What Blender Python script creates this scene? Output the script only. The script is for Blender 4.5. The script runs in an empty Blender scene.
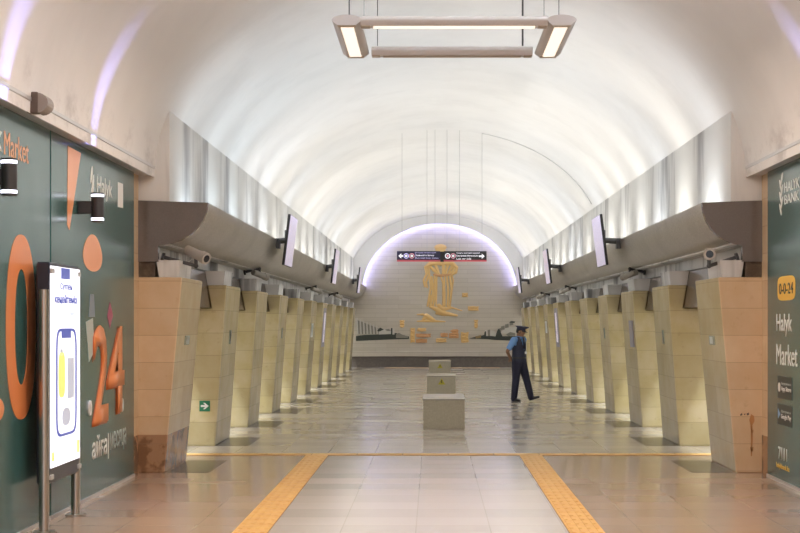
import bpy, bmesh, math, random
from mathutils import Vector, Matrix, Euler
R = math.radians
random.seed(7)
scn = bpy.context.scene
COL = scn.collection

# ------------------------------------------------------------------ frame of the place
F = 1670.0              # focal length in pixels of an 800 px wide picture
EYE = 1.75              # camera height
XC = 0.20               # centre line of the hall (camera stands 0.2 m left of it)
Y0, SP, TH, NP = 19.4, 4.18, 1.72, 11      # first pillar, spacing, thickness, pillars per side
YB = 65.2               # face of the end wall
def hx(s, h): return XC + s*h
def wallY(px, X): return F*X/(px-433.0)                       # where a sight line meets a wall X = const
def zat(py, Y): return EYE + (322.0-py)*Y/F
def xat(px, Y): return (px-433.0)*Y/F

# ------------------------------------------------------------------ materials
MATS = {}
def mat(name, col, rough=0.5, metal=0.0, spec=0.5, emit=None, estr=0.0, coat=0.0):
    if name in MATS: return MATS[name]
    m = bpy.data.materials.new(name); m.use_nodes = True
    b = m.node_tree.nodes['Principled BSDF']
    b.inputs['Base Color'].default_value = (*col, 1)
    b.inputs['Roughness'].default_value = rough
    b.inputs['Metallic'].default_value = metal
    b.inputs['Specular IOR Level'].default_value = spec
    b.inputs['Coat Weight'].default_value = coat
    if emit:
        b.inputs['Emission Color'].default_value = (*emit, 1)
        b.inputs['Emission Strength'].default_value = estr
    MATS[name] = m
    return m
class NT:
    def __init__(s, m): s.t = m.node_tree; s.n = s.t.nodes; s.l = s.t.links; s.b = s.n['Principled BSDF']
    def new(s, typ, **kw):
        n = s.n.new(typ)
        for k, v in kw.items(): setattr(n, k, v)
        return n
    def link(s, a, b): s.l.new(a, b)
    def math(s, op, a, b=None, c=None):
        n = s.new('ShaderNodeMath', operation=op)
        for i, v in enumerate((a, b, c)):
            if v is None: continue
            if isinstance(v, (int, float)): n.inputs[i].default_value = v
            else: s.link(v, n.inputs[i])
        return n.outputs[0]
    def mix(s, fac, a, b, mode='MIX'):
        n = s.new('ShaderNodeMix', data_type='RGBA', blend_type=mode)
        if isinstance(fac, (int, float)): n.inputs[0].default_value = fac
        else: s.link(fac, n.inputs[0])
        for i, v in ((6, a), (7, b)):
            if isinstance(v, tuple): n.inputs[i].default_value = (*v, 1)
            else: s.link(v, n.inputs[i])
        return n.outputs[2]
    def pos(s):
        g = s.new('ShaderNodeNewGeometry'); x = s.new('ShaderNodeSeparateXYZ'); s.link(g.outputs['Position'], x.inputs[0])
        return g.outputs['Position'], x.outputs
    def noise(s, vec, scale, detail=4, rough=0.55, sc3=None):
        if sc3:
            mp = s.new('ShaderNodeMapping'); mp.inputs['Scale'].default_value = sc3; s.link(vec, mp.inputs[0]); vec = mp.outputs[0]
        n = s.new('ShaderNodeTexNoise'); n.inputs['Scale'].default_value = scale; n.inputs['Detail'].default_value = detail
        n.inputs['Roughness'].default_value = rough; s.link(vec, n.inputs['Vector'])
        return n.outputs['Fac']
    def ramp(s, f, a, b):
        n = s.new('ShaderNodeMapRange', interpolation_type='SMOOTHSTEP')
        n.inputs['From Min'].default_value = a; n.inputs['From Max'].default_value = b
        s.link(f, n.inputs['Value']); return n.outputs[0]
    def white(s, a, b=None):
        c = s.new('ShaderNodeCombineXYZ'); s.link(a, c.inputs[0])
        if b is not None: s.link(b, c.inputs[1])
        w = s.new('ShaderNodeTexWhiteNoise', noise_dimensions='3D'); s.link(c.outputs[0], w.inputs['Vector'])
        return w.outputs['Value']
    def line(s, v, period, off, width):
        # 1 on a joint of the given width repeated every period
        t = s.math('DIVIDE', s.math('SUBTRACT', v, off), period)
        fr = s.math('FRACT', t)
        d = s.math('MINIMUM', fr, s.math('SUBTRACT', 1.0, fr))
        return s.math('LESS_THAN', d, width/period*0.5)
    def cell(s, v, period, off): return s.math('FLOOR', s.math('DIVIDE', s.math('SUBTRACT', v, off), period))
    def bump(s, f, strength, dist=0.01):
        n = s.new('ShaderNodeBump'); n.inputs['Strength'].default_value = strength; n.inputs['Distance'].default_value = dist
        s.link(f, n.inputs['Height']); s.link(n.outputs[0], s.b.inputs['Normal'])

def plaster(name, col, dirt, streak):
    m = mat(name, col, 0.75, spec=0.25); t = NT(m); p, x = t.pos()
    n1 = t.noise(p, 0.55, 3); n2 = t.noise(p, 1.0, 5, 0.65, sc3=(1.2, 0.9, 0.16))
    c = t.mix(t.ramp(n1, 0.35, 0.75), col, tuple(v*0.94 for v in col))
    c = t.mix(t.math('MULTIPLY', t.ramp(n2, 0.47, 0.68), streak), c, dirt)
    t.link(c, t.b.inputs['Base Color'])
    return m
M_VAULT = plaster('vault_plaster', (0.83, 0.82, 0.81), (0.7, 0.69, 0.68), 0.3)
t = NT(M_VAULT); p, x = t.pos()
gz_ = t.math('MULTIPLY', t.ramp(x[2], 4.0, 3.6), t.ramp(t.noise(p, 1.6, 6, 0.7, sc3=(1.5, 0.8, 1.4)), 0.46, 0.72))
old = t.b.inputs['Base Color'].links[0].from_socket
t.link(t.mix(t.math('MULTIPLY', gz_, 0.6), old, (0.42, 0.40, 0.39)), t.b.inputs['Base Color'])
M_NICHE = plaster('stained_plaster', (0.78, 0.78, 0.77), (0.36, 0.36, 0.37), 1.0)
M_FASCIA = plaster('grimy_fascia', (0.66, 0.66, 0.66), (0.10, 0.10, 0.11), 0.9)
M_LOWPLASTER = plaster('worn_plaster', (0.62, 0.60, 0.58), (0.36, 0.34, 0.33), 0.6)

def granite(name, col, rough, amt=0.25, scale=40):
    m = mat(name, col, rough); t = NT(m); p, x = t.pos()
    n = t.noise(p, scale, 5, 0.7); n2 = t.noise(p, 1.3, 4)
    c = t.mix(t.ramp(n, 0.35, 0.7), tuple(v*(1-amt) for v in col), tuple(min(1, v*(1+amt)) for v in col))
    c = t.mix(t.math('MULTIPLY', t.ramp(n2, 0.45, 0.70), 0.5), c, tuple(v*0.68 for v in col))
    t.link(c, t.b.inputs['Base Color'])
    return m
M_COVE = granite('cove_granite', (0.42, 0.395, 0.355), 0.34)
M_CAP = granite('cap_granite', (0.155, 0.132, 0.12), 0.12, 0.08, 90)
M_BROWN = granite('brown_marble', (0.105, 0.072, 0.047), 0.22, 0.3, 9)
M_BENCH = granite('bench_stone', (0.43, 0.39, 0.295), 0.35, 0.1, 60)
M_BENCHTOP = granite('bench_slab', (0.44, 0.41, 0.35), 0.2, 0.08, 60)
M_DARKBASE = granite('dark_base_stone', (0.17, 0.145, 0.125), 0.3, 0.2, 20)

def marble(name, base, light, vein, stain=None, side_joint=True):
    m = mat(name, base, 0.24, spec=0.5); t = NT(m); p, x = t.pos()
    zc = t.cell(x[2], 0.315, 0.02); yc = t.cell(x[1], 0.86, Y0)
    tone = t.white(zc, yc)
    n = t.noise(p, 2.2, 6, 0.6); n2 = t.noise(p, 7.0, 5, 0.7)
    c = t.mix(t.ramp(n, 0.3, 0.7), base, light)
    c = t.mix(t.math('MULTIPLY', tone, 0.5), c, tuple(v*0.72 for v in base))
    c = t.mix(t.math('MULTIPLY', t.ramp(n2, 0.58, 0.72), 0.35), c, vein)
    if stain:
        low = t.math('LESS_THAN', x[2], 0.44)
        sn = t.noise(p, 3.2, 4, 0.6)
        c = t.mix(t.math('MULTIPLY', low, 0.75), c, stain)
        c = t.mix(t.math('MULTIPLY', t.math('MULTIPLY', low, t.ramp(sn, 0.5, 0.58)), 0.75), c, tuple(v*0.5 for v in stain))
    c = t.mix(t.math('MULTIPLY', t.line(x[2], 0.315, 0.02, 0.007), 0.5), c, tuple(v*0.45 for v in base))
    t.link(c, t.b.inputs['Base Color'])
    return m
M_MARB = marble('pillar_marble', (0.51, 0.415, 0.21), (0.60, 0.51, 0.32), (0.30, 0.22, 0.11))
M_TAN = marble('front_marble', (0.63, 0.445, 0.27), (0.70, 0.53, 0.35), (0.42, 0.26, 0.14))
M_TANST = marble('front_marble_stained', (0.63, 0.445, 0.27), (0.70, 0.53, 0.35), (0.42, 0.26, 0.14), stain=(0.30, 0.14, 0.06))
M_MARBST = marble('pillar_marble_stained', (0.55, 0.43, 0.25), (0.63, 0.53, 0.345), (0.32, 0.22, 0.11), stain=(0.27, 0.13, 0.06))

# floor
m = M_FLOOR = mat('floor_stone', (0.4, 0.38, 0.35), 0.12, spec=0.5)
t = NT(m); p, x = t.pos()
rowi = t.cell(x[1], 0.62, 0.1); coli = t.cell(x[0], 0.628, -1.40)
alt = t.math('FLOORED_MODULO', rowi, 2.0)
rr = t.white(rowi); rc = t.white(rowi, coli)
tone = t.math('ADD', t.math('MULTIPLY', alt, 0.35), t.math('ADD', t.math('MULTIPLY', rr, 0.35), t.math('MULTIPLY', rc, 0.3)))
light = t.mix(tone, (0.50, 0.465, 0.435), (0.61, 0.55, 0.50))
dark = t.mix(tone, (0.42, 0.305, 0.23), (0.49, 0.365, 0.28))
lane = t.math('LESS_THAN', t.math('ABSOLUTE', t.math('ADD', x[0], 0.12)), 1.40)
far = t.math('GREATER_THAN', x[1], 22.1)
farc = t.mix(tone, (0.53, 0.47, 0.39), (0.565, 0.505, 0.42))
c = t.mix(lane, dark, light); c = t.mix(far, c, farc)
c = t.mix(t.math('MULTIPLY', t.math('MAXIMUM', t.math('MULTIPLY', t.line(x[0], 0.628, -1.40, 0.010), 0.7), t.line(x[1], 0.62, 0.1, 0.012)), 0.32), c, (0.12, 0.10, 0.085))
dn = t.noise(p, 0.9, 5, 0.6)
c = t.mix(t.math('MULTIPLY', t.ramp(dn, 0.45, 0.75), 0.08), c, (0.2, 0.17, 0.14))
t.link(c, t.b.inputs['Base Color'])
rg = t.math('ADD', 0.13, t.math('MULTIPLY', tone, 0.05)); t.link(rg, t.b.inputs['Roughness'])
M_INLAY = granite('inlay_granite', (0.075, 0.068, 0.06), 0.22, 0.3, 50)

# end wall with courses of stone
m = M_RELWALL = mat('end_wall_stone', (0.42, 0.40, 0.345), 0.35)
t = NT(m); p, x = t.pos()
r_ = t.cell(x[2], 0.17, 0.4); off = t.math('MULTIPLY', t.math('FLOORED_MODULO', r_, 2.0), 0.45)
xs = t.math('ADD', x[0], off)
tone = t.white(t.cell(xs, 0.9, 0.0), r_)
c = t.mix(tone, (0.57, 0.52, 0.43), (0.61, 0.56, 0.47))
c = t.mix(t.math('MULTIPLY', t.math('MAXIMUM', t.line(x[2], 0.17, 0.4, 0.014), t.line(xs, 0.9, 0.0, 0.008)), 0.4), c, (0.28, 0.23, 0.17))
t.link(c, t.b.inputs['Base Color'])

# tactile paving
m = M_TACT = mat('tactile_yellow', (0.70, 0.42, 0.13), 0.55)
t = NT(m); p, x = t.pos()
n = t.noise(p, 6, 5, 0.65)
c = t.mix(t.ramp(n, 0.38, 0.68), (0.74, 0.46, 0.14), (0.66, 0.36, 0.10))
t.link(c, t.b.inputs['Base Color'])
M_TACTJ = mat('tactile_joint', (0.28, 0.14, 0.05), 0.7)

M_GREEN = mat('billboard_green', (0.042, 0.115, 0.112), 0.2, spec=0.6)
t = NT(M_GREEN); p, x = t.pos(); n = t.noise(p, 2.0, 3)
t.link(t.math('ADD', 0.17, t.math('MULTIPLY', n, 0.10)), t.b.inputs['Roughness'])
M_ORANGE = mat('vinyl_orange', (0.72, 0.25, 0.085), 0.3)
M_ORANGED = mat('vinyl_orange_shade', (0.55, 0.12, 0.02), 0.3)
M_PEACH = mat('vinyl_peach', (0.82, 0.36, 0.17), 0.3)
M_YELLOW = mat('vinyl_yellow', (0.83, 0.50, 0.06), 0.35)
M_WHITE = mat('vinyl_white', (0.80, 0.80, 0.78), 0.35)
M_GREY = mat('vinyl_grey', (0.42, 0.47, 0.45), 0.35)
M_BLACK = mat('black_plastic', (0.018, 0.018, 0.02), 0.35)
M_BADGE = mat('badge_black', (0.012, 0.018, 0.016), 0.4)
M_PINK = mat('vinyl_magenta', (0.36, 0.06, 0.14), 0.35)
M_STEEL = mat('brushed_steel', (0.50, 0.48, 0.45), 0.28, 0.9)
M_DARKSTEEL = mat('dark_steel', (0.10, 0.10, 0.105), 0.4, 0.7)
M_ALU = mat('aluminium', (0.62, 0.62, 0.63), 0.35, 0.6)
M_LAMPBODY = mat('lamp_body', (0.60, 0.57, 0.56), 0.4, 0.0)
M_LAMPEND = mat('lamp_end_cap', (0.50, 0.42, 0.34), 0.45)
M_DIFF = mat('lamp_diffuser', (0.9, 0.8, 0.7), 0.4, emit=(1.0, 0.86, 0.72), estr=1.0)
M_SCREEN = mat('lit_poster', (0.8, 0.82, 0.9), 0.2, emit=(0.90, 0.92, 1.0), estr=0.92)
M_SCRBLUE = mat('poster_blue', (0.05, 0.07, 0.3), 0.3, emit=(0.08, 0.11, 0.42), estr=0.7)
M_SCRPALE = mat('poster_pale_blue', (0.5, 0.55, 0.75), 0.3, emit=(0.45, 0.52, 0.82), estr=0.7)
M_SCRYEL = mat('poster_yellow', (0.6, 0.6, 0.1), 0.3, emit=(0.66, 0.68, 0.22), estr=0.8)
M_SCRGREY = mat('poster_grey', (0.4, 0.42, 0.5), 0.3, emit=(0.42, 0.45, 0.55), estr=0.7)
M_TV = mat('screen_lilac', (0.35, 0.33, 0.42), 0.12, emit=(0.62, 0.56, 0.74), estr=0.55)
M_NAVYSIGN = mat('sign_navy', (0.022, 0.022, 0.07), 0.35)
M_BLKSIGN = mat('sign_black', (0.028, 0.03, 0.036), 0.35)
M_REDSTR = mat('sign_red', (0.75, 0.13, 0.17), 0.4)
M_SIGNW = mat('sign_white', (0.85, 0.85, 0.9), 0.4, emit=(0.9, 0.9, 1.0), estr=0.7)
M_SIGNLIL = mat('sign_lilac', (0.55, 0.52, 0.85), 0.4, emit=(0.5, 0.48, 0.85), estr=0.6)
M_SIGNPINK = mat('sign_pink', (0.80, 0.36, 0.45), 0.4, emit=(0.8, 0.4, 0.5), estr=0.25)
M_EXIT = mat('exit_green', (0.01, 0.17, 0.075), 0.4)
M_WARN = mat('warning_yellow', (0.47, 0.42, 0.04), 0.5)
M_WARNB = mat('warning_black', (0.03, 0.03, 0.02), 0.5)
M_GOLD = mat('gilt_relief', (0.80, 0.54, 0.22), 0.38, 0.25)
M_GOLD2 = mat('copper_relief', (0.66, 0.37, 0.17), 0.4, 0.2)
M_MOSD = mat('mosaic_dark', (0.045, 0.055, 0.045), 0.4)
M_MOSW = mat('mosaic_white', (0.62, 0.60, 0.54), 0.4)
M_MOSG = mat('mosaic_grey', (0.26, 0.25, 0.21), 0.4)
M_MOSO = mat('mosaic_ochre', (0.34, 0.24, 0.11), 0.4)
M_CCTV = mat('camera_shell', (0.42, 0.39, 0.35), 0.35)
M_GLASS = mat('lens_glass', (0.02, 0.02, 0.025), 0.05)
M_LILACPLATE = mat('lilac_plate', (0.36, 0.34, 0.40), 0.25)
M_PAPER = mat('notice_paper', (0.72, 0.72, 0.72), 0.5)
M_PLATE = mat('pictogram_plate', (0.33, 0.37, 0.30), 0.2)
M_SCONCE = mat('sconce_body', (0.05, 0.05, 0.055), 0.4, 0.3)
M_SCLIT = mat('sconce_glow', (0.8, 0.8, 1.0), 0.3, emit=(0.85, 0.87, 1.0), estr=3.0)
M_HALO = mat('halo_tube', (0.8, 0.8, 1), 0.3, emit=(0.42, 0.43, 1.0), estr=28)
# person
M_SKIN = mat('skin', (0.30, 0.155, 0.085), 0.5)
M_SHIRT = mat('shirt_blue', (0.17, 0.34, 0.68), 0.8)
M_VEST = mat('vest_navy', (0.018, 0.021, 0.045), 0.8)
M_TROUSER = mat('trouser_navy', (0.017, 0.018, 0.040), 0.85)
M_SHOE = mat('shoe_black', (0.012, 0.012, 0.016), 0.35)
M_CAP = M_CAP
M_CAPCLOTH = mat('cap_navy', (0.016, 0.020, 0.050), 0.7)
M_HAIR = mat('hair_black', (0.012, 0.010, 0.009), 0.7)
M_EYE = mat('eye_dark', (0.01, 0.01, 0.01), 0.3)
M_LIP = mat('lip', (0.22, 0.09, 0.07), 0.5)

# ------------------------------------------------------------------ builders
class MB:
    def __init__(s): s.bm = bmesh.new()
    def merge(s, tmp, mi=0):
        for f in tmp.faces: f.material_index = mi
        me = bpy.data.meshes.new('t'); tmp.to_mesh(me); tmp.free(); s.bm.from_mesh(me); bpy.data.meshes.remove(me)
    def box(s, x0, x1, y0, y1, z0, z1, bev=0, mi=0, M=None, seg=1):
        b = bmesh.new(); bmesh.ops.create_cube(b, size=1)
        bmesh.ops.scale(b, vec=(abs(x1-x0), abs(y1-y0), abs(z1-z0)), verts=b.verts)
        if bev: bmesh.ops.bevel(b, geom=b.edges[:], offset=bev, segments=seg, affect='EDGES', profile=0.5)
        bmesh.ops.translate(b, vec=((x0+x1)/2, (y0+y1)/2, (z0+z1)/2), verts=b.verts)
        if M: bmesh.ops.transform(b, matrix=M, verts=b.verts)
        s.merge(b, mi); return s
    def cyl(s, a, b_, r, r2=None, n=12, mi=0, cap=True):
        a, b_ = Vector(a), Vector(b_); d = b_-a
        b = bmesh.new(); bmesh.ops.create_cone(b, cap_ends=cap, segments=n, radius1=r, radius2=r if r2 is None else r2, depth=d.length)
        q = Vector((0, 0, 1)).rotation_difference(d.normalized()).to_matrix().to_4x4()
        bmesh.ops.transform(b, matrix=Matrix.Translation((a+b_)/2) @ q, verts=b.verts)
        s.merge(b, mi); return s
    def ball(s, c, r, n=16, mi=0, M=None):
        b = bmesh.new(); bmesh.ops.create_uvsphere(b, u_segments=n, v_segments=max(6, n*2//3), radius=1)
        r = r if isinstance(r, (tuple, list)) else (r, r, r)
        bmesh.ops.scale(b, vec=r, verts=b.verts)
        if M: bmesh.ops.transform(b, matrix=M, verts=b.verts)
        bmesh.ops.translate(b, vec=c, verts=b.verts)
        s.merge(b, mi); return s
    def limb(s, pts, mi=0, n=14):
        # tapered chain: (point, radius) ...
        for (p, r), (q, r2) in zip(pts, pts[1:]): s.cyl(p, q, r, r2, n, mi)
        for p, r in pts: s.ball(p, r, n, mi)
        return s
    def prism(s, poly, axis, a, b_, mi=0, bev=0):
        # poly of 2D points extruded along axis 'x' / 'y' / 'z' from a to b_
        bm = bmesh.new()
        def P(u, v, w): return {'y': (u, w, v), 'x': (w, u, v), 'z': (u, v, w)}[axis]
        v0 = [bm.verts.new(P(u, v, a)) for u, v in poly]; v1 = [bm.verts.new(P(u, v, b_)) for u, v in poly]
        n = len(poly)
        bm.faces.new(v0); bm.faces.new(list(reversed(v1)))
        for i in range(n): bm.faces.new((v0[i], v1[i], v1[(i+1) % n], v0[(i+1) % n]))
        bmesh.ops.recalc_face_normals(bm, faces=bm.faces)
        if bev: bmesh.ops.bevel(bm, geom=bm.edges[:], offset=bev, segments=1, affect='EDGES')
        s.merge(bm, mi); return s
    def loft(s, rings, mi=0, close=True):
        bm = bmesh.new(); rs = [[bm.verts.new(p) for p in r] for r in rings]; n = len(rings[0])
        for a, b in zip(rs, rs[1:]):
            for i in range(n): bm.faces.new((a[i], a[(i+1) % n], b[(i+1) % n], b[i]))
        if close: bm.faces.new(rs[0][::-1]); bm.faces.new(rs[-1])
        bmesh.ops.recalc_face_normals(bm, faces=bm.faces)
        s.merge(bm, mi); return s
    def tube(s, pts, r, n=8, mi=0):
        rings = []
        pts = [Vector(p) for p in pts]
        for i, p in enumerate(pts):
            d = (pts[min(i+1, len(pts)-1)]-pts[max(i-1, 0)]).normalized()
            u = d.cross(Vector((0, 1, 0)) if abs(d.y) < 0.9 else Vector((1, 0, 0))).normalized(); v = d.cross(u)
            rings.append([p+u*r*math.cos(k*2*math.pi/n)+v*r*math.sin(k*2*math.pi/n) for k in range(n)])
        return s.loft(rings, mi)
    def build(s, name, mats, parent=None, smooth=False):
        me = bpy.data.meshes.new(name)
        s.bm.to_mesh(me); s.bm.free()
        for m_ in (mats if isinstance(mats, (list, tuple)) else [mats]): me.materials.append(m_)
        if smooth:
            for f in me.polygons: f.use_smooth = True
            try: me.set_sharp_from_angle(angle=R(40))
            except Exception: pass
        o = bpy.data.objects.new(name, me); COL.objects.link(o)
        if parent is not None:
            w_ = Matrix.Identity(4); q = parent
            while q is not None: w_ = q.matrix_basis @ w_; q = q.parent
            me.transform(w_.inverted()); o.parent = parent
        return o
def tag(o, label, cat, group=None):
    o['label'] = label; o['category'] = cat
    if group: o['group'] = group
    return o
def empty(name, loc, label, cat, group=None, rz=0):
    o = bpy.data.objects.new(name, None); COL.objects.link(o); o.location = loc; o.rotation_euler = (0, 0, rz)
    o.empty_display_size = 0.1
    return tag(o, label, cat, group)
def struct(name, mb, m_, smooth=False, parent=None):
    o = mb.build(name, m_, parent, smooth); o['kind'] = 'structure'; return o
def copy_thing(o, loc, label, rz=None):
    r = o.copy(); COL.objects.link(r); r.location = loc; r['label'] = label
    if rz is not None: r.rotation_euler = (0, 0, rz)
    for ch in list(o.children):
        c = ch.copy(); COL.objects.link(c); c.parent = r
        for g in list(ch.children):
            d = g.copy(); COL.objects.link(d); d.parent = c
    return r

def text_mesh(body, weight=0.0):
    cu = bpy.data.curves.new('txt', 'FONT'); cu.body = body; cu.size = 1.0; cu.offset = weight; cu.resolution_u = 3
    o = bpy.data.objects.new('txt', cu); COL.objects.link(o)
    dg = bpy.context.evaluated_depsgraph_get(); dg.update()
    me = bpy.data.meshes.new_from_object(o.evaluated_get(dg))
    bpy.data.objects.remove(o); bpy.data.curves.remove(cu)
    return me
def put_text(name, body, m_, parent, origin, ux, uz, un, w, h, weight=0.01, thick=0.003):
    """text fitted to a w x h box: origin lower left, ux reading direction, uz up, un out of the surface"""
    me = text_mesh(body, weight)
    if not me.vertices: return None
    xs = [v.co.x for v in me.vertices]; ys = [v.co.y for v in me.vertices]
    x0, x1, y0, y1 = min(xs), max(xs), min(ys), max(ys)
    b = bmesh.new(); b.from_mesh(me); bpy.data.meshes.remove(me)
    spans = []
    for f in b.faces:
        q = [v.co.x for v in f.verts]; spans.append((min(q), max(q)))
    cuts = []; spans.sort(); end = spans[0][1]
    for l_, r_ in spans:
        if l_ > end+0.17: cuts.append((end+l_)/2)
        end = max(end, r_)
    ret = bmesh.ops.extrude_face_region(b, geom=b.faces[:])
    for v in [g for g in ret['geom'] if isinstance(g, bmesh.types.BMVert)]: v.co.z += 1.0
    o_, ux, uz, un = Vector(origin), Vector(ux), Vector(uz), Vector(un)
    grp_ = [sum(1 for c_ in cuts if f.calc_center_median().x > c_) for f in b.faces]
    for v in b.verts:
        v.co = o_ + ux*((v.co.x-x0)/(x1-x0)*w) + uz*((v.co.y-y0)/(y1-y0)*h) + un*(v.co.z*thick)
    bmesh.ops.recalc_face_normals(b, faces=b.faces)
    for wd in range(len(cuts)+1):
        q = b.copy(); q.faces.ensure_lookup_table()
        bmesh.ops.delete(q, geom=[q.faces[i] for i, g_ in enumerate(grp_) if g_ != wd], context='FACES')
        mb = MB(); mb.merge(q); o = mb.build(name, m_, parent)
    b.free()
    return o

def ell(cx, cz, a, b, n=40, p=2.0):
    out = []
    for k in range(n):
        t_ = k*2*math.pi/n; c, s_ = math.cos(t_), math.sin(t_)
        out.append((cx+a*math.copysign(abs(c)**(2/p), c), cz+b*math.copysign(abs(s_)**(2/p), s_)))
    return out
def ring_prism(mb, outer, inner, axis, a, b_, mi=0):
    bm = bmesh.new(); n = len(outer)
    def P(u, v, w): return {'y': (u, w, v), 'x': (w, u, v), 'z': (u, v, w)}[axis]
    A = [[bm.verts.new(P(u, v, w)) for u, v in poly] for w in (a, b_) for poly in (outer, inner)]
    o0, i0, o1, i1 = A
    for k in range(n):
        j = (k+1) % n
        bm.faces.new((o0[k], o0[j], i0[j], i0[k])); bm.faces.new((o1[k], i1[k], i1[j], o1[j]))
        bm.faces.new((o0[k], o1[k], o1[j], o0[j])); bm.faces.new((i0[k], i0[j], i1[j], i1[k]))
    bmesh.ops.recalc_face_normals(bm, faces=bm.faces); mb.merge(bm, mi)

# ------------------------------------------------------------------ the hall
YN = -8.0   # near end of what is built (behind the camera)
YE = 66.0
# floor with its dark granite inlays beside each pillar
mb = MB(); mb.box(-7.5, 7.9, YN, YE, -0.2, 0.0)
for s in (-1, 1):
    for i in range(NP):
        y = Y0+i*SP
        a, b = sorted((hx(s, 3.29), hx(s, 2.81)))
        mb.box(a, b, y+0.02, y+TH-0.02, -0.01, 0.0025, mi=1)
struct('floor', mb, [M_FLOOR, M_INLAY])

# vault (elliptical barrel), thick shell
A_, B_, Z_ = 3.44, 2.47, 3.43
prof = [(XC+A_*math.cos(k*math.pi/72), Z_+B_*math.sin(k*math.pi/72)) for k in range(73)]
outr = [(XC+(A_+0.35)*math.cos(k*math.pi/72), Z_+(B_+0.35)*math.sin(k*math.pi/72)) for k in range(73)]
bm = bmesh.new()
ys = [YN, 20, 34, 50, YE]
rows = [[bm.verts.new((u, y, v)) for u, v in prof] for y in ys]
for a, b in zip(rows, rows[1:]):
    for k in range(72): bm.faces.new((a[k], b[k], b[k+1], a[k+1]))
orow = [[bm.verts.new((u, y, v)) for u, v in outr] for y in (YN, YE)]
for k in range(72): bm.faces.new((orow[0][k], orow[0][k+1], orow[1][k+1], orow[1][k]))
mb = MB(); mb.merge(bm)
struct('ceiling', mb, M_VAULT, smooth=True)

for s, side in ((-1, 'left'), (1, 'right')):
    # near side wall behind the billboards: marble below, plaster above
    a, b = sorted((hx(s, 3.62), hx(s, 4.1)))
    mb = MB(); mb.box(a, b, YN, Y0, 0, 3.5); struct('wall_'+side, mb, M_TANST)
    # niche mass above the cove
    a, b = sorted((hx(s, 3.265), hx(s, 4.1)))
    mb = MB(); mb.box(a, b, Y0+0.02, YE, 2.645, 4.42); struct('wall_'+side+'_upper', mb, M_NICHE)
    # fascia under the cove
    a, b = sorted((hx(s, 3.44), hx(s, 4.05)))
    mb = MB(); mb.box(a, b, Y0+0.05, YE, 2.47, 2.645); struct('wall_'+side+'_fascia', mb, M_FASCIA)
    # track side: outer wall and platform ceiling
    a, b = sorted((hx(s, 7.0), hx(s, 7.3)))
    mb = MB(); mb.box(a, b, Y0-2, YE, 0, 4.0); struct('wall_'+side+'_track', mb, M_LOWPLASTER)
    a, b = sorted((hx(s, 4.1), hx(s, 7.0)))
    mb = MB(); mb.box(a, b, Y0-2, YE, 4.0, 4.2); struct('ceiling_'+side+'_platform', mb, M_LOWPLASTER)
    # brown marble lintel beam that runs through the pillars
    mb = MB()
    mb.prism([(hx(s, 3.335), 1.95), (hx(s, 3.425), 2.47), (hx(s, 4.05), 2.47), (hx(s, 4.05), 1.95)], 'y', Y0+TH, YE)
    mb.box(*sorted((hx(s, 3.43), hx(s, 4.05))), Y0+0.01, Y0+TH, 2.272, 2.47)
    struct('trim_%d' % (1 if s < 0 else 2), mb, M_BROWN)
    # cove trough: curved granite, lip up
    out = [(2.88, 3.135), (2.895, 3.03), (2.93, 2.93), (2.985, 2.845), (3.06, 2.765), (3.16, 2.70), (3.28, 2.655), (3.45, 2.63)]
    inn = [(3.45, 2.69), (3.29, 2.71), (3.19, 2.75), (3.10, 2.81), (3.03, 2.88), (2.98, 2.955), (2.945, 3.04), (2.93, 3.135)]
    dh = -0.07 if s < 0 else 0.04       # the left trough reaches a little further into the hall
    out = [(u+dh*max(0, (3.45-u)/0.57), v) for u, v in out]; inn = [(u+dh*max(0, (3.45-u)/0.57), v) for u, v in inn]
    mb = MB(); mb.prism([(hx(s, u), v) for u, v in out+inn], 'y', Y0+0.06, YB)
    cap = out[:-1]+[(3.39, 2.635), (3.39, 2.45), (3.62, 2.45), (3.62, 3.16), (3.3, 3.15)]
    mb.prism([(hx(s, u), v) for u, v in cap], 'y', Y0-0.03, Y0+0.06, mi=1)
    struct('trim_%d' % (3 if s < 0 else 4), mb, [M_COVE, M_CAP], smooth=True)
    # metal rail over the billboards
    mb = MB(); mb.prism([(hx(s, u), v) for u, v in ((3.62, 3.45), (3.50, 3.45), (3.45, 3.47), (3.45, 3.51), (3.43, 3.53), (3.43, 3.56), (3.62, 3.56))], 'y', YN, Y0+0.02)
    struct('trim_%d' % (5 if s < 0 else 6), mb, M_ALU)

# end wall, its ledge and dark base, and the rib with the halo
mb = MB(); mb.box(-3.6, 4.0, YB, YB+0.4, 0.40, 6.1)
mb.box(-3.4, 3.8, YB-0.12, YB, 0.40, 0.62, bev=0.02); struct('wall_end', mb, M_RELWALL)
mb = MB(); mb.box(-3.6, 4.0, YB+0.02, YB+0.4, 0, 0.40); struct('baseboard_end', mb, M_DARKBASE)
AX, AA, AB, AZ = 0.26, 3.02, 2.66, 2.92
inn = [(AX+AA*math.cos(k*math.pi/72), AZ+AB*math.sin(k*math.pi/72)) for k in range(73)]
outp = [(XC+(A_+0.03)*math.cos(k*math.pi/72), max(Z_+(B_+0.03)*math.sin(k*math.pi/72), 2.92)) for k in range(73)]
bm = bmesh.new()
V = [[bm.verts.new((u, y, v)) for u, v in q] for y in (YB-0.42, YB-0.26) for q in (outp, inn)]
for k in range(72):
    bm.faces.new((V[0][k], V[0][k+1], V[1][k+1], V[1][k])); bm.faces.new((V[2][k], V[3][k], V[3][k+1], V[2][k+1]))
    bm.faces.new((V[1][k], V[1][k+1], V[3][k+1], V[3][k]))
bmesh.ops.recalc_face_normals(bm, faces=bm.faces)
mb = MB(); mb.merge(bm); struct('trim_7', mb, M_VAULT, smooth=True)
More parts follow.
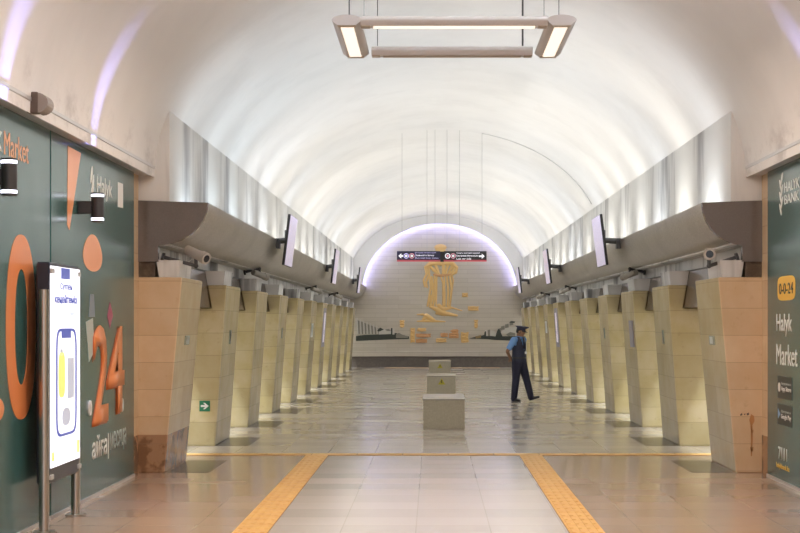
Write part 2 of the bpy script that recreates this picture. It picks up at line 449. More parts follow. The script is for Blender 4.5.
mb = MB(); mb.tube([(AX+(AA+0.07)*math.cos(k*math.pi/72), YB-0.19, AZ+(AB+0.07)*math.sin(k*math.pi/72)) for k in range(73)], 0.02, 6)
o = mb.build('light_tube', M_HALO); tag(o, 'thin bluish light tube tracing the arch around the end wall', 'light')

# ------------------------------------------------------------------ pillars
ORD = ['first', 'second', 'third', 'fourth', 'fifth', 'sixth', 'seventh', 'eighth', 'ninth', 'tenth', 'last']
EXTRA = {(-1, 0): 'with brown water stains at its foot', (-1, 1): 'bearing a small green exit arrow', (-1, 6): 'with a tall lilac board on it',
         (1, 0): 'with rust marks on its face', (1, 6): 'with a tall lilac board on it', (1, 5): ''}
for s, side in ((-1, 'left'), (1, 'right')):
    proto = None
    for i in range(NP):
        y = Y0+i*SP
        e = EXTRA.get((s, i), '')
        lab = ('%s leaning beige marble pillar from the near end of the %s row' % (ORD[i], side)).replace('last leaning', 'farthest leaning').replace(' from the near end of', ' against the end wall in' if i == 10 else ' from the near end of')
        if e: lab = '%s leaning marble pillar in the %s row, %s' % (ORD[i], side, e)
        grp = 'marble pillars along the %s side' % side
        if i < 2:
            p_ = empty('marble_pillar', (hx(s, 3.6), y, 0), lab, 'pillar', grp)
            mb = MB()
            if i == 0: poly = [(3.32, 0), (3.115, 2.27), (4.05, 2.27), (4.05, 0)]
            else: poly = [(3.28, 0), (3.115, 2.27), (3.385, 2.27), (3.33, 1.945), (4.05, 1.945), (4.05, 0)]
            mb.prism([(hx(s, u), v) for u, v in poly], 'y', y, y+TH, bev=0.012)
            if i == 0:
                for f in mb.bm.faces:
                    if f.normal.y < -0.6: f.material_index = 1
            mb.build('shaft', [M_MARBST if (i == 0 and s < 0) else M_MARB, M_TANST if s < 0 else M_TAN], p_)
            mb = MB(); mb.prism([(hx(s, u), v) for u, v in ((3.16, 2.272), (3.14, 2.47), (3.42, 2.47), (3.388, 2.272))], 'y', y+0.03, y+0.95)
            mb.build('capital_block', M_FASCIA, p_)
            if i == 0 and s > 0:
                X_ = lambda px: xat(px, Y0); Z2 = lambda py: zat(py, Y0)
                mb = MB(); yq = Y0-0.0015
                for poly in ([(751, 414), (754, 416), (754.5, 421), (752.5, 425), (752.8, 440), (752, 456), (750.8, 456), (751, 440), (750.4, 425), (749.2, 420)],
                             [(750, 447), (753.5, 447), (753, 451), (751, 452)], [(751, 429), (753.5, 430), (753, 433), (751, 432)]):
                    mb.prism([(X_(a), Z2(b)) for a, b in poly], 'y', yq, Y0+0.001)
                mb.build('rust_stain', mat('rust', (0.42, 0.20, 0.07), 0.6), p_)
                mb = MB()
                for poly in ([(740, 414.5), (742, 413), (742.5, 415), (740.5, 416)], [(743.5, 414), (745.5, 413.5), (745, 415.5)], [(746.5, 413.5), (749, 412.5), (749, 415), (747, 415.5)]):
                    mb.prism([(X_(a), Z2(b)) for a, b in poly], 'y', yq, Y0+0.001)
                mb.build('dark_scuff_marking', mat('scuff', (0.10, 0.07, 0.05), 0.6), p_)
            proto = p_
        else:
            copy_thing(proto, (hx(s, 3.6), y, 0), lab)

# ------------------------------------------------------------------ tactile strips in the floor
def strip(name, x0, x1, y0, y1, label, along='y', step=0.3, gap=None):
    mb = MB(); L = y1-y0
    mb.box(x0, x1, y0, y1, -0.005, 0.004, mi=1)
    n = max(1, round(((y1-y0) if along == 'y' else (x1-x0))/step))
    for k in range(n):
        if along == 'y': a, b, c_, d = x0+0.004, x1-0.004, y0+(y1-y0)*k/n+0.004, y0+(y1-y0)*(k+1)/n-0.004
        else: a, b, c_, d = x0+(x1-x0)*k/n+0.006, x0+(x1-x0)*(k+1)/n-0.006, y0+0.004, y1-0.004
        mb.box(a, b, c_, d, 0.001, 0.008, bev=0.002)
        if along == 'y' and y0 < 22:
            for q in range(4):
                xx = a+(b-a)*(q+0.5)/4
                mb.box(xx-0.016, xx+0.016, c_+0.015, d-0.015, 0.0075, 0.0125)
    o = mb.build(name, [M_TACT, M_TACTJ]); return tag(o, label, 'tactile paving')
strip('tactile_strip', -1.67, -1.37, 6.0, 21.85, 'long yellow tactile strip in the floor, on the lightbox side')
strip('tactile_strip', 1.13, 1.43, 6.0, 21.85, 'long yellow tactile strip in the floor, on the guard side')
strip('tactile_line', hx(-1, 3.6), hx(1, 3.6), 21.87, 22.17, 'narrow yellow line crossing the whole floor behind the nearest pillars', 'x', 0.6)
strip('tactile_line', -1.85, 2.55, 63.35, 63.65, 'thin broken yellow line on the floor before the end wall', 'x', 0.6)

# ------------------------------------------------------------------ billboards on the near walls
XL = hx(-1, 3.585); XR = hx(1, 3.585)
UXL, UZ, UNL = (0, 1, 0), (0, 0, 1), (1, 0, 0)
UXR, UNR = (0, -1, 0), (-1, 0, 0)
def Lp(px, py):
    y = wallY(px, XL+0.003); return (y, zat(py, y))
def Rp(px, py):
    y = wallY(px, XR-0.003); return (y, zat(py, y))
def flat_on(s, poly, th=0.004, d=0.0): # poly in (y, z) on the billboard face
    X = XL if s < 0 else XR
    return MB().prism(poly, 'x', X-s*(d-0.001), X-s*(d+th))
def ltext(name, body, m_, par, x0, x1, yb, yt, weight=0.01, xm=None, d=0.0):
    """text on the left billboards: pixel columns x0..x1, baseline / top rows read at column xm"""
    ya, yb_ = wallY(x0, XL), wallY(x1, XL); xm = xm or x0; ym = wallY(xm, XL)
    z0, z1 = zat(yb, ym), zat(yt, ym)
    return put_text(name, body, m_, par, (XL+d, ya, z0), UXL, UZ, UNL, yb_-ya, z1-z0, weight)
def rtext(name, body, m_, par, x0, x1, yb, yt, weight=0.01, xm=None, d=0.0):
    ya, yb_ = wallY(x0, XR), wallY(x1, XR); xm = xm or x0; ym = wallY(xm, XR)
    z0, z1 = zat(yb, ym), zat(yt, ym)
    return put_text(name, body, m_, par, (XR-d, ya, z0), UXR, UZ, UNR, ya-yb_, z1-z0, weight)
YJ = wallY(50.5, XL); YPE = wallY(134, XL)
def panel(s, y0, y1, label):
    X = XL if s < 0 else XR
    p_ = empty('billboard', (X, (y0+y1)/2, 0.03), label, 'billboard', 'green advertising billboards on the near walls')
    mb = MB(); a, b = sorted((X, hx(s, 3.617))); mb.box(a, b, y0, y1, 0.03, 3.45, bev=0.006)
    mb.build('panel', M_GREEN, p_)
    mb = MB(); a, b = sorted((X-s*0.012, hx(s, 3.617))); mb.box(a, b, y0, y1, 0.0, 0.035); o = mb.build('bottom_edging', M_ALU, p_)
    return p_
pa = panel(-1, 10.6, YJ-0.02, 'green billboard at the left edge with a giant orange zero')
# giant zero
c0 = Lp(21.5, 327); ya, yb_ = wallY(7, XL), wallY(36.5, XL)
mb = MB(); ring_prism(mb, ell(c0[0], c0[1], (yb_-ya)/2, 0.76, 56, 2.3), ell(c0[0], c0[1], (yb_-ya)/2*0.44, 0.475, 56, 2.2), 'x', XL-0.001, XL+0.004); mb.build('numeral_zero', M_ORANGE, pa)
c1 = Lp(-8, 411); flat_on(-1, ell(c1[0], c1[1], 0.36, 0.115)).build('orange_blob', M_ORANGE, pa)
ltext('lettering', 'k', M_WHITE, pa, -6, 2.5, 152, 122, 0.015, xm=2)
ltext('lettering', 'Market', M_PEACH, pa, 4, 28.5, 155, 131, 0.0, xm=5)
pb = panel(-1, YJ+0.02, YPE, 'green billboard with the orange number twenty four beside the lightbox')
mb = MB(); q = [Lp(68, 146), Lp(81, 153), Lp(69.5, 230), Lp(67.5, 225)]; flat_on(-1, q).build('orange_wedge', M_PEACH, pb)
yc, zc = Lp(93, 253); ya, yb_ = wallY(84, XL), wallY(102.5, XL)
egg = []
for k in range(36):
    t_ = k*2*math.pi/36; zz = math.sin(t_); w = (yb_-ya)/2*(1-0.22*zz)
    egg.append((yc+w*math.cos(t_), zc+zz*0.185))
flat_on(-1, egg).build('orange_egg', M_PEACH, pb)
# a leaf mark and the name
yy, zz = Lp(92, 185)
mb = MB()
for k, (dy, dz, a, b, rot) in enumerate(((-0.02, 0.10, 0.10, 0.035, 1.1), (0.05, 0.0, 0.12, 0.035, 1.2), (-0.03, -0.12, 0.10, 0.03, 1.3))):
    pts = []
    for j in range(14):
        t_ = j*2*math.pi/14; u, v = a*math.cos(t_), b*math.sin(t_)
        pts.append((yy+dy+u*math.cos(rot)-v*math.sin(rot), zz+dz+u*math.sin(rot)+v*math.cos(rot)))
    mb.prism(pts, 'x', XL-0.001, XL+0.004)
mb.build('leaf_mark', M_WHITE, pb)
ltext('lettering', 'Halyk', M_WHITE, pb, 97, 112, 199, 176, 0.0, xm=100)
mb = flat_on(-1, [Lp(118, 182), Lp(123, 184), Lp(123, 208), Lp(118, 207)]); mb.build('white_block', M_WHITE, pb)
# number 24 with a shaded edge
def digits(par):
    ya, yb_ = wallY(93, XL), wallY(107.5, XL); z0, z1 = zat(425, wallY(93, XL)), zat(325, wallY(97, XL))
    put_text('numeral_shadow', '2', M_ORANGED, par, (XL, ya-0.05, z0-0.02), UXL, UZ, UNL, yb_-ya, z1-z0, 0.02, 0.006)
    put_text('numeral', '2', M_ORANGE, par, (XL+0.006, ya, z0), UXL, UZ, UNL, yb_-ya, z1-z0, 0.02, 0.006)
    ya, yb_ = wallY(107, XL), wallY(123, XL); z0, z1 = zat(413, wallY(115, XL)), zat(326, wallY(115, XL))
    put_text('numeral_shadow', '4', M_ORANGED, par, (XL, ya-0.05, z0-0.02), UXL, UZ, UNL, yb_-ya, z1-z0, 0.02, 0.006)
    put_text('numeral', '4', M_ORANGE, par, (XL+0.012, ya, z0), UXL, UZ, UNL, yb_-ya, z1-z0, 0.02, 0.006)
digits(pb)
flat_on(-1, [Lp(86, 322), Lp(93, 318), Lp(94, 352), Lp(89, 362)]).build('milk_carton', M_GREY, pb)
flat_on(-1, [Lp(90, 294), Lp(94, 294), Lp(95, 317), Lp(89, 317)]).build('pale_bottle', mat('vinyl_blue_grey', (0.17, 0.22, 0.28), 0.3), pb)
flat_on(-1, [Lp(110, 302), Lp(113, 316), Lp(110, 328), Lp(107.5, 316)]).build('magenta_gem', M_PINK, pb)
for cx_, cy_ in ((89.5, 408), (121.5, 405)):
    y_, z_ = Lp(cx_, cy_); mb = MB(); ring_prism(mb, ell(y_, z_, 0.065, 0.075, 20), ell(y_, z_, 0.035, 0.045, 20), 'x', XL+0.001, XL+0.016); mb.build('earphone', M_WHITE, pb)
ltext('lettering', 'айға', M_WHITE, pb, 92, 107, 460, 437, 0.015, xm=92)
flat_on(-1, [Lp(108.2, 433), Lp(108.9, 433), Lp(108.9, 459), Lp(108.2, 459)]).build('divider', M_WHITE, pb)
ltext('lettering', 'месяца', M_GREY, pb, 110, 126, 454, 432, 0.008, xm=112)

pr = panel(1, 10.6, wallY(767.5, XR), 'green billboard on the right edge with white market lettering')
mb = MB()
yy, zz = Rp(781, 195)
for k in range(6):
    dz = 0.17-0.065*k; sgn = 1 if k % 2 else -1
    pts = []
    for j in range(12):
        t_ = j*2*math.pi/12; u, v = 0.085*math.cos(t_), 0.026*math.sin(t_); rot = 0.9*sgn
        pts.append((yy+0.035*sgn+u*math.cos(rot)-v*math.sin(rot), zz+dz+u*math.sin(rot)+v*math.cos(rot)))
    mb.prism(pts, 'x', XR+0.001, XR-0.004)
mb.build('leaf_mark', M_WHITE, pr)
rtext('lettering', 'HALYK', M_WHITE, pr, 784.5, 799.5, 192.5, 182.5, 0.0, xm=785)
rtext('lettering', 'BANK', M_WHITE, pr, 784.5, 799, 204.5, 195, 0.0, xm=785)
y0_, z0_ = Rp(777.5, 301); y1_, z1_ = Rp(795, 275)
poly = ell((y0_+y1_)/2, (z0_+zat(277, y0_))/2, (y0_-y1_)/2, 0.5*(zat(277, y0_)-z0_), 44, 4.5); flat_on(1, poly).build('yellow_badge', M_YELLOW, pr)
rtext('lettering', '0-0-24', M_BADGE, pr, 779.5, 793.5, 294.5, 283.5, 0.012, xm=780, d=0.004)
rtext('lettering', 'Halyk', M_WHITE, pr, 776.5, 792, 336.5, 314, 0.01, xm=777)
rtext('lettering', 'Market', M_WHITE, pr, 776.5, 797.5, 364.5, 344, 0.0, xm=777)
for k, (yt, yb2, l1, l2) in enumerate(((375.5, 397.5, 'Загрузите в', 'App Store'), (403, 423.5, 'Доступно в', 'Google Play'))):
    ya, za = Rp(777.5, yb2); yb_, zb = Rp(792, yt); zb = zat(yt, ya)
    mb = flat_on(1, [(ya, za), (yb_, za), (yb_, zb), (ya, zb)]); bd = mb.build('store_badge', M_BADGE, pr)
    rtext('badge_lettering', l1, M_GREY, bd, 781.6, 791, yt+9.0, yt+6, 0.0, xm=779, d=0.004)
    rtext('badge_lettering', l2, M_WHITE, bd, 781.6, 791.4, yt+16.0, yt+10, 0.008, xm=779, d=0.004)
    yy, zz = Rp(779.4, (yt+yb2)/2+0.5)
    if k == 0:
        MB().prism(ell(yy, zz, 0.062, 0.05, 18, 2.2), 'x', XR-0.004, XR-0.007).build('round_mark', M_WHITE, bd)
    else:
        MB().prism([(yy+0.06, zz+0.055), (yy+0.06, zz-0.055), (yy-0.06, zz)], 'x', XR-0.004, XR-0.007).build('play_mark', mat('play_mark', (0.3, 0.5, 0.75), 0.4), bd)
rtext('lettering', '7111', M_WHITE, pr, 778.5, 787, 459, 446.5, 0.012, xm=779)
rtext('lettering', 'halykbank.kz', M_YELLOW, pr, 776.5, 789.5, 468.5, 462, 0.012, xm=777)

# ------------------------------------------------------------------ sconces on the billboards
def sconce(s, y, z, label):
    X = XL if s < 0 else XR
    p_ = empty('wall_sconce', (X, y, z), label, 'wall lamp', 'up and down wall lamps on the billboards')
    cx_ = X-s*0.185
    MB().cyl((cx_, y, z-0.10), (cx_, y, z+0.10), 0.062, n=24).build('body', M_SCONCE, p_, smooth=True)
    a, b = sorted((X, X-s*0.14)); MB().box(a, b, y-0.04, y+0.04, z-0.06, z+0.06, bev=0.006).build('wall_bracket', M_SCONCE, p_)
    for q in (-1, 1):
        MB().cyl((cx_, y, z+q*0.10), (cx_, y, z+q*0.125), 0.060, n=24).build('glowing_ring', M_SCLIT, p_, smooth=True)
        MB().cyl((cx_, y, z+q*0.125), (cx_, y, z+q*0.14), 0.062, n=24).build('rim', M_SCONCE, p_, smooth=True)
    for q in (-1, 1):
        L = bpy.data.lights.new('sconce_beam', 'SPOT'); L.energy = 130 if q > 0 else 40; L.color = (0.36, 0.36, 1.0)
        L.spot_size = R(36 if q > 0 else 50); L.spot_blend = 1.0; L.shadow_soft_size = 0.02
        o = bpy.data.objects.new('sconce_beam', L); COL.objects.link(o); o.location = (cx_, y, z+q*0.16)
        o.rotation_euler = (R(180) if q > 0 else 0, 0, 0)
YS1, YS2 = wallY(9.0, XL+0.185), wallY(97.5, XL+0.185)
sconce(-1, YS1, zat(177, YS1), 'black cylinder wall lamp beside the peach lettering at the left edge')
sconce(-1, YS2, zat(207.5, YS2), 'black cylinder wall lamp above the orange egg shape on the billboard')
sconce(1, YS2-0.45, zat(207.5, YS2), 'black cylinder wall lamp at the right edge of the hall')

# half round alarm on the plaster above the left billboards
ya = wallY(34, XL+0.15); za = zat(104, ya)
al = empty('alarm_sounder', (hx(-1, 3.49), ya, za), 'small brown half-round alarm sounder on the plaster above the left billboards', 'alarm')
MB().box(hx(-1, 3.47), hx(-1, 3.38), ya-0.11, ya+0.0, za-0.085, za+0.085, bev=0.006).build('backplate', mat('alarm_brown', (0.12, 0.085, 0.07), 0.5), al)
poly = [(hx(-1, 3.39)+0.0, za-0.08)]+[(hx(-1, 3.39)+0.09*math.sin(k*math.pi/10), za-0.08*math.cos(k*math.pi/10)) for k in range(1, 10)]+[(hx(-1, 3.39), za+0.08)]
MB().prism(poly, 'y', ya-0.10, ya+0.12).build('dome', mat('alarm_grey', (0.32, 0.28, 0.26), 0.4), al)

# ------------------------------------------------------------------ advertising lightbox
XB0, XB1 = hx(-1, 3.56)+0.06, hx(-1, 3.56)+0.17
ya, yb_ = wallY(49.5, XB1), wallY(79, XB1)
zt, zb = 2.25, 0.40
lb = empty('advertising_lightbox', ((XB0+XB1)/2, (ya+yb_)/2, 0), 'tall glowing advertising lightbox on two steel posts by the left billboards', 'lightbox')
cab = MB().box(XB0, XB1, ya, yb_, zb, zt, bev=0.01).build('cabinet', mat('cabinet_navy', (0.022, 0.024, 0.04), 0.3), lb)
MB().box(XB1-0.002, XB1+0.012, ya+0.015, yb_-0.015, zb+0.13, zt-0.03).build('lit_poster', M_SCREEN, lb)
XS = XB1+0.012
W = yb_-ya
def pl(u, v): return (ya+W*u, zb+(zt-zb)*v)
def ptext(body, m_, u0, u1, v0, v1, wt=0.0):
    (y0, z0), (y1, z1) = pl(u0, v0), pl(u1, v1)
    return put_text('poster_text', body, m_, lb, (XS, y0, z0), UXL, UZ, UNL, y1-y0, z1-z0, wt, 0.002)
ptext('Сүтпен', M_SCRBLUE, 0.30, 0.70, 0.872, 0.912, 0.012)
ptext('кеңейтеміз', M_SCRBLUE, 0.12, 0.88, 0.81, 0.856, 0.03)
ptext('бірге алыңыз', M_SCRPALE, 0.14, 0.86, 0.755, 0.788, 0.01)
def prect(name, u0, u1, v0, v1, m_, d=0.0, th=0.002, r=None):
    (y0, z0), (y1, z1) = pl(u0, v0), pl(u1, v1)
    poly = [(y0, z0), (y1, z0), (y1, z1), (y0, z1)] if not r else ell((y0+y1)/2, (z0+z1)/2, (y1-y0)/2, (z1-z0)/2, 40, r)
    return MB().prism(poly, 'x', XS+d, XS+d+th).build(name, m_, lb)
(y0, z0), (y1, z1) = pl(0.16, 0.20), pl(0.86, 0.70)
mb = MB(); ring_prism(mb, ell((y0+y1)/2, (z0+z1)/2, (y1-y0)/2, (z1-z0)/2, 56, 7), ell((y0+y1)/2, (z0+z1)/2, (y1-y0)/2-0.05, (z1-z0)/2-0.022, 56, 7), 'x', XS, XS+0.003); mb.build('phone_outline', M_SCRBLUE, lb)
prect('phone_notch', 0.34, 0.66, 0.655, 0.692, M_SCRBLUE, 0.0005)
prect('yellow_bottle', 0.24, 0.46, 0.38, 0.59, M_SCRYEL, r=3.5); prect('bottle_cap', 0.30, 0.38, 0.575, 0.605, M_SCRGREY)
prect('grey_carton', 0.54, 0.76, 0.37, 0.56, M_SCRGREY); prect('round_bowl', 0.36, 0.64, 0.245, 0.33, M_SCRGREY, r=2.2)
prect('brand_tab', 0.33, 0.62, 0.93, 0.98, M_SCRBLUE)
prect('corner_mark', 0.03, 0.1, 0.10, 0.14, M_SCRYEL); prect('corner_mark', 0.88, 0.95, 0.10, 0.16, M_SCRYEL)
for y_, nm in ((ya-0.045, 'near'), (yb_+0.02, 'far')):
    xp = (XB0+XB1)/2+0.02
    po = MB().cyl((xp, y_, 0), (xp, y_, 2.02 if nm == 'near' else 0.62), 0.042, n=20).build('post', M_STEEL, lb, smooth=True)
    MB().cyl((xp, y_, 0.0), (xp, y_, 0.018), 0.095, n=24).build('foot_plate', M_STEEL, po, smooth=True)
for u, v in ((0.05, 0.96), (0.95, 0.96), (0.03, 0.03), (0.97, 0.03)):
    y_, z_ = pl(u, v); MB().box(XB1, XB1+0.02, y_-0.05, y_+0.05, z_-0.02, z_+0.02, bev=0.004).build('corner_clamp', M_ALU, lb)

# ------------------------------------------------------------------ suspended lamp frame
YF1, YF2, ZF, WF = 15.85, 17.6, 4.60, 0.885
lamp = empty('suspended_lamp', (XC, (YF1+YF2)/2, ZF), 'rectangular frame of four glowing bars hung from the vault', 'ceiling lamp')
def lamp_bar(a, b, w, hgt, lit=True):
    a, b = Vector(a), Vector(b); d = (b-a).normalized(); side = Vector((d.y, -d.x, 0))
    n = 14; rings = []
    for q in (a, b):
        ring = []
        for k in range(n+1):
            t_ = k*math.pi/n; ring.append(q+side*(w/2*math.cos(t_))+Vector((0, 0, hgt*math.sin(t_))))
        ring += [q-side*(w/2-0.005)-Vector((0, 0, 0.012)), q-side*(w*0.30)-Vector((0, 0, 0.05)), q+side*(w*0.30)-Vector((0, 0, 0.05)), q+side*(w/2-0.005)-Vector((0, 0, 0.012))]
        rings.append(ring)
    bar = MB().loft(rings).build('lamp_bar', M_LAMPBODY, lamp, smooth=True)
    L = (b-a).length; c_ = (a+b)/2
    al_ = 'x' if abs(d.x) > 0.5 else 'y'
    dx, dy = (L/2-0.12, w*0.22) if al_ == 'x' else (w*0.22, L/2-0.12)
    MB().box(c_.x-dx, c_.x+dx, c_.y-dy, c_.y+dy, c_.z-0.058, c_.z-0.046, bev=0.003).build('diffuser', M_DIFF if lit else M_LAMPEND, bar)
    for q, sg in ((a, 1), (b, -1)):
        e0 = q+d*sg*0.002; e1 = q+d*sg*0.09
        x0, x1 = sorted((e0.x, e1.x)); y0, y1 = sorted((e0.y, e1.y))
        if al_ == 'x': MB().box(x0, x1, q.y-w*0.31, q.y+w*0.31, q.z-0.056, q.z-0.02, bev=0.004).build('end_cap', M_LAMPEND, bar)
        else: MB().box(q.x-w*0.31, q.x+w*0.31, y0, y1, q.z-0.056, q.z-0.02, bev=0.004).build('end_cap', M_LAMPEND, bar)
    if not lit: return
    L_ = bpy.data.lights.new('lamp_light', 'AREA'); L_.shape = 'RECTANGLE'
    L_.size = dx*2; L_.size_y = dy*2; L_.energy = 40; L_.color = (1.0, 0.74, 0.54)
    o = bpy.data.objects.new('lamp_light', L_); COL.objects.link(o); o.location = (c_.x, c_.y, c_.z-0.065)
lamp_bar((XC-WF, YF1, ZF), (XC+WF, YF1, ZF), 0.24, 0.05)
lamp_bar((XC-WF+0.04, YF2, ZF), (XC+WF-0.04, YF2, ZF), 0.24, 0.05, False)
lamp_bar((XC-WF-0.13, YF1-0.1, ZF), (XC-WF-0.13, YF2+0.1, ZF), 0.28, 0.05)
lamp_bar((XC+WF+0.13, YF1-0.1, ZF), (XC+WF+0.13, YF2+0.1, ZF), 0.28, 0.05)
def vz(x): return Z_+B_*math.sqrt(max(0, 1-((x-XC)/A_)**2))
for x_, y_, r_ in ((XC-WF-0.11, YF1, 0.006), (XC+WF+0.11, YF1, 0.004), (XC-WF+0.1, YF2, 0.004), (XC+WF-0.14, YF2, 0.010), (XC-WF+0.03, YF1+0.02, 0.003), (XC+WF-0.03, YF1+0.02, 0.003)):
    MB().cyl((x_, y_, ZF+0.06), (x_, y_, vz(x_)+0.02), r_, n=8).build('hanging_cable', M_DARKSTEEL, lamp)
# more lamp frames of the same kind hang over the part of the hall behind the viewer
for y_ in (11.8, 7.0, 2.0, -3.0):
    L_ = bpy.data.lights.new('hall_lamp', 'AREA'); L_.shape = 'RECTANGLE'; L_.size = 2.0; L_.size_y = 1.8; L_.energy = 100; L_.color = (1.0, 0.74, 0.54)
    o = bpy.data.objects.new('hall_lamp', L_); COL.objects.link(o); o.location = (XC, y_, 4.55)
for y_, pw in ((16.7, 30), (13.5, 75), (10.5, 75), (6.0, 75), (2.0, 60)):  # added fill lights, aimed up to brighten and cool the near vault
    L_ = bpy.data.lights.new('vault_fill_light', 'AREA'); L_.shape = 'RECTANGLE'; L_.size = 1.8; L_.size_y = 0.15; L_.energy = pw; L_.color = (0.86, 0.92, 1.0)
    o = bpy.data.objects.new('vault_fill_light', L_); COL.objects.link(o); o.location = (XC, y_ if y_ < 16 else YF1, 4.68); o.rotation_euler = (R(180), 0, 0)

# ------------------------------------------------------------------ hanging direction sign
YG = 36.0
def gx(px): return xat(px, YG)
def gz(py): return zat(py, YG)
sg = empty('direction_sign', (gx(442), YG, gz(261)), 'black hanging direction sign with arrows and red lower edge', 'sign')
for nm, x0, x1, m_ in (('left_panel', 397, 440.3, M_NAVYSIGN), ('right_panel', 443.7, 486.5, M_BLKSIGN)):
    MB().box(gx(x0), gx(x1), YG-0.05, YG+0.05, gz(260.0), gz(251.2), bev=0.004).build(nm, m_, sg)
    MB().box(gx(x0), gx(x1), YG-0.054, YG+0.05, gz(261.6), gz(260.0)).build('red_stripe', M_REDSTR, sg)
MB().box(gx(440.2), gx(443.8), YG-0.03, YG+0.03, gz(261.8), gz(251.6)).build('centre_bracket', M_BLACK, sg)
YT = YG-0.05
def arrow(x0, x1, yc_, dirn):
    xa, xb = gx(x0), gx(x1); zc_ = gz(yc_); h_ = 0.055
    if dirn < 0: poly = [(xa, zc_), (xa+0.06, zc_+h_), (xa+0.06, zc_+0.018), (xb, zc_+0.018), (xb, zc_-0.018), (xa+0.06, zc_-0.018), (xa+0.06, zc_-h_)]
    else: poly = [(xb, zc_), (xb-0.06, zc_-h_), (xb-0.06, zc_-0.018), (xa, zc_-0.018), (xa, zc_+0.018), (xb-0.06, zc_+0.018), (xb-0.06, zc_+h_)]
    MB().prism(poly, 'y', YT-0.004, YT+0.001).build('arrow', M_SIGNW, sg)
arrow(398.5, 403, 256, -1); arrow(479, 484.5, 256.3, 1)
for px_, m_ in ((406.3, M_SIGNLIL), (411.8, M_SIGNPINK), (447.6, M_SIGNW), (453.2, M_SIGNPINK)):
    mb = MB(); ring_prism(mb, ell(gx(px_), gz(256), 0.058, 0.058, 22), ell(gx(px_), gz(256), 0.040, 0.040, 22), 'y', YT-0.004, YT+0.001)
    ic = mb.build('round_icon', m_, sg)
    MB().prism(ell(gx(px_), gz(256), 0.026, 0.026, 16), 'y', YT-0.004, YT+0.001).build('icon_dot', M_SIGNW if m_ is not M_SIGNW else M_SIGNPINK, ic)
def gtext(body, m_, x0, x1, yb, yt, wt=0.0):
    put_text('sign_lettering', body, m_, sg, (gx(x0), YT, gz(yb)), (1, 0, 0), (0, 0, 1), (0, -1, 0), gx(x1)-gx(x0), gz(yt)-gz(yb), wt, 0.004)
gtext('Алғашқы вагонға қарай', M_SIGNLIL, 416, 436, 253.7, 252.0)
gtext('Райымбек батыр', M_SIGNW, 416, 434, 256.6, 254.6, 0.015)
gtext('Raiymbek batyr station', M_SIGNLIL, 416, 438.5, 259.2, 257.3)
gtext('Соңғы вагонға қарай', M_SIGNW, 456.5, 479.5, 254.1, 252.3)
gtext('Бауыржан Момышұлы', M_SIGNW, 456.5, 478.3, 257.0, 255.0, 0.015)
gtext('Last car side', M_SIGNW, 456.5, 471, 259.8, 257.8)
MB().box(gx(415.2), gx(415.5), YT-0.003, YT, gz(259.3), gz(252)).build('divider', M_SIGNLIL, sg)
for px_ in (402, 427, 435, 447, 459.5, 482):
    MB().cyl((gx(px_), YG, gz(251.3)), (gx(px_), YG, vz(gx(px_))+0.01), 0.0032, n=8).build('hanging_cable', mat('wire_grey', (0.42, 0.42, 0.42), 0.6), sg)
pts = []
xa = gx(482)
for k in range(25):
    t_ = math.acos((xa-XC)/A_)+(math.acos(0.937)-math.acos((xa-XC)/A_))*k/24
    pts.append((XC+(A_-0.008)*math.cos(t_), YG, Z_+(B_-0.008)*math.sin(t_)))
o = MB().tube(pts, 0.007, 6).build('ceiling_conduit', mat('conduit_grey', (0.6, 0.6, 0.6), 0.5)); tag(o, 'thin wire curving over the vault to the right of the hanging sign', 'wire')

# ------------------------------------------------------------------ screens on the coves
def make_tv(s, y, label):
    x0 = hx(s, 2.60); L = 1.36
    p_ = empty('monitor', (hx(s, 2.88), y, 3.1), label, 'screen', 'monitors bracketed to the coves')
    T = Matrix.Translation((x0, y, 3.10)) @ Matrix.Rotation(-s*R(7.0), 4, 'Y')
    MB().box(-0.022, 0.022, -L/2, L/2, -0.42, 0.42, bev=0.008, M=T).build('casing', M_BLACK, p_)
    MB().box(-s*0.021, -s*0.027, -L/2+0.012, L/2-0.012, -0.41, 0.41, M=T).build('screen', M_TV, p_)
    mb = MB(); mb.cyl((x0+s*0.03, y, 3.12), (hx(s, 2.97 if s > 0 else 2.88), y, 3.10), 0.05, n=10)
    mb.box(*sorted((x0+s*0.03, x0+s*0.07)), y-0.22, y+0.22, 2.94, 3.28, bev=0.006); mb.box(*sorted((hx(s, 2.945 if s > 0 else 2.83), hx(s, 2.87 if s > 0 else 2.76))), y-0.1, y+0.1, 2.98, 3.15, bev=0.006)
    mb.build('bracket', M_DARKSTEEL, p_)
    return p_
YTV = [28.0, 40.9, 54.3]
for s, side in ((-1, 'left'), (1, 'right')):
    pr_ = make_tv(s, YTV[0], 'large lilac monitor on the %s cove, nearest of its row' % side)
    copy_thing(pr_, (hx(s, 2.88), YTV[1], 3.1), 'lilac monitor on the %s cove, middle one of its row' % side)
    copy_thing(pr_, (hx(s, 2.88), YTV[2], 3.1), 'smallest lilac monitor on the %s cove, close to the arched end wall' % side)

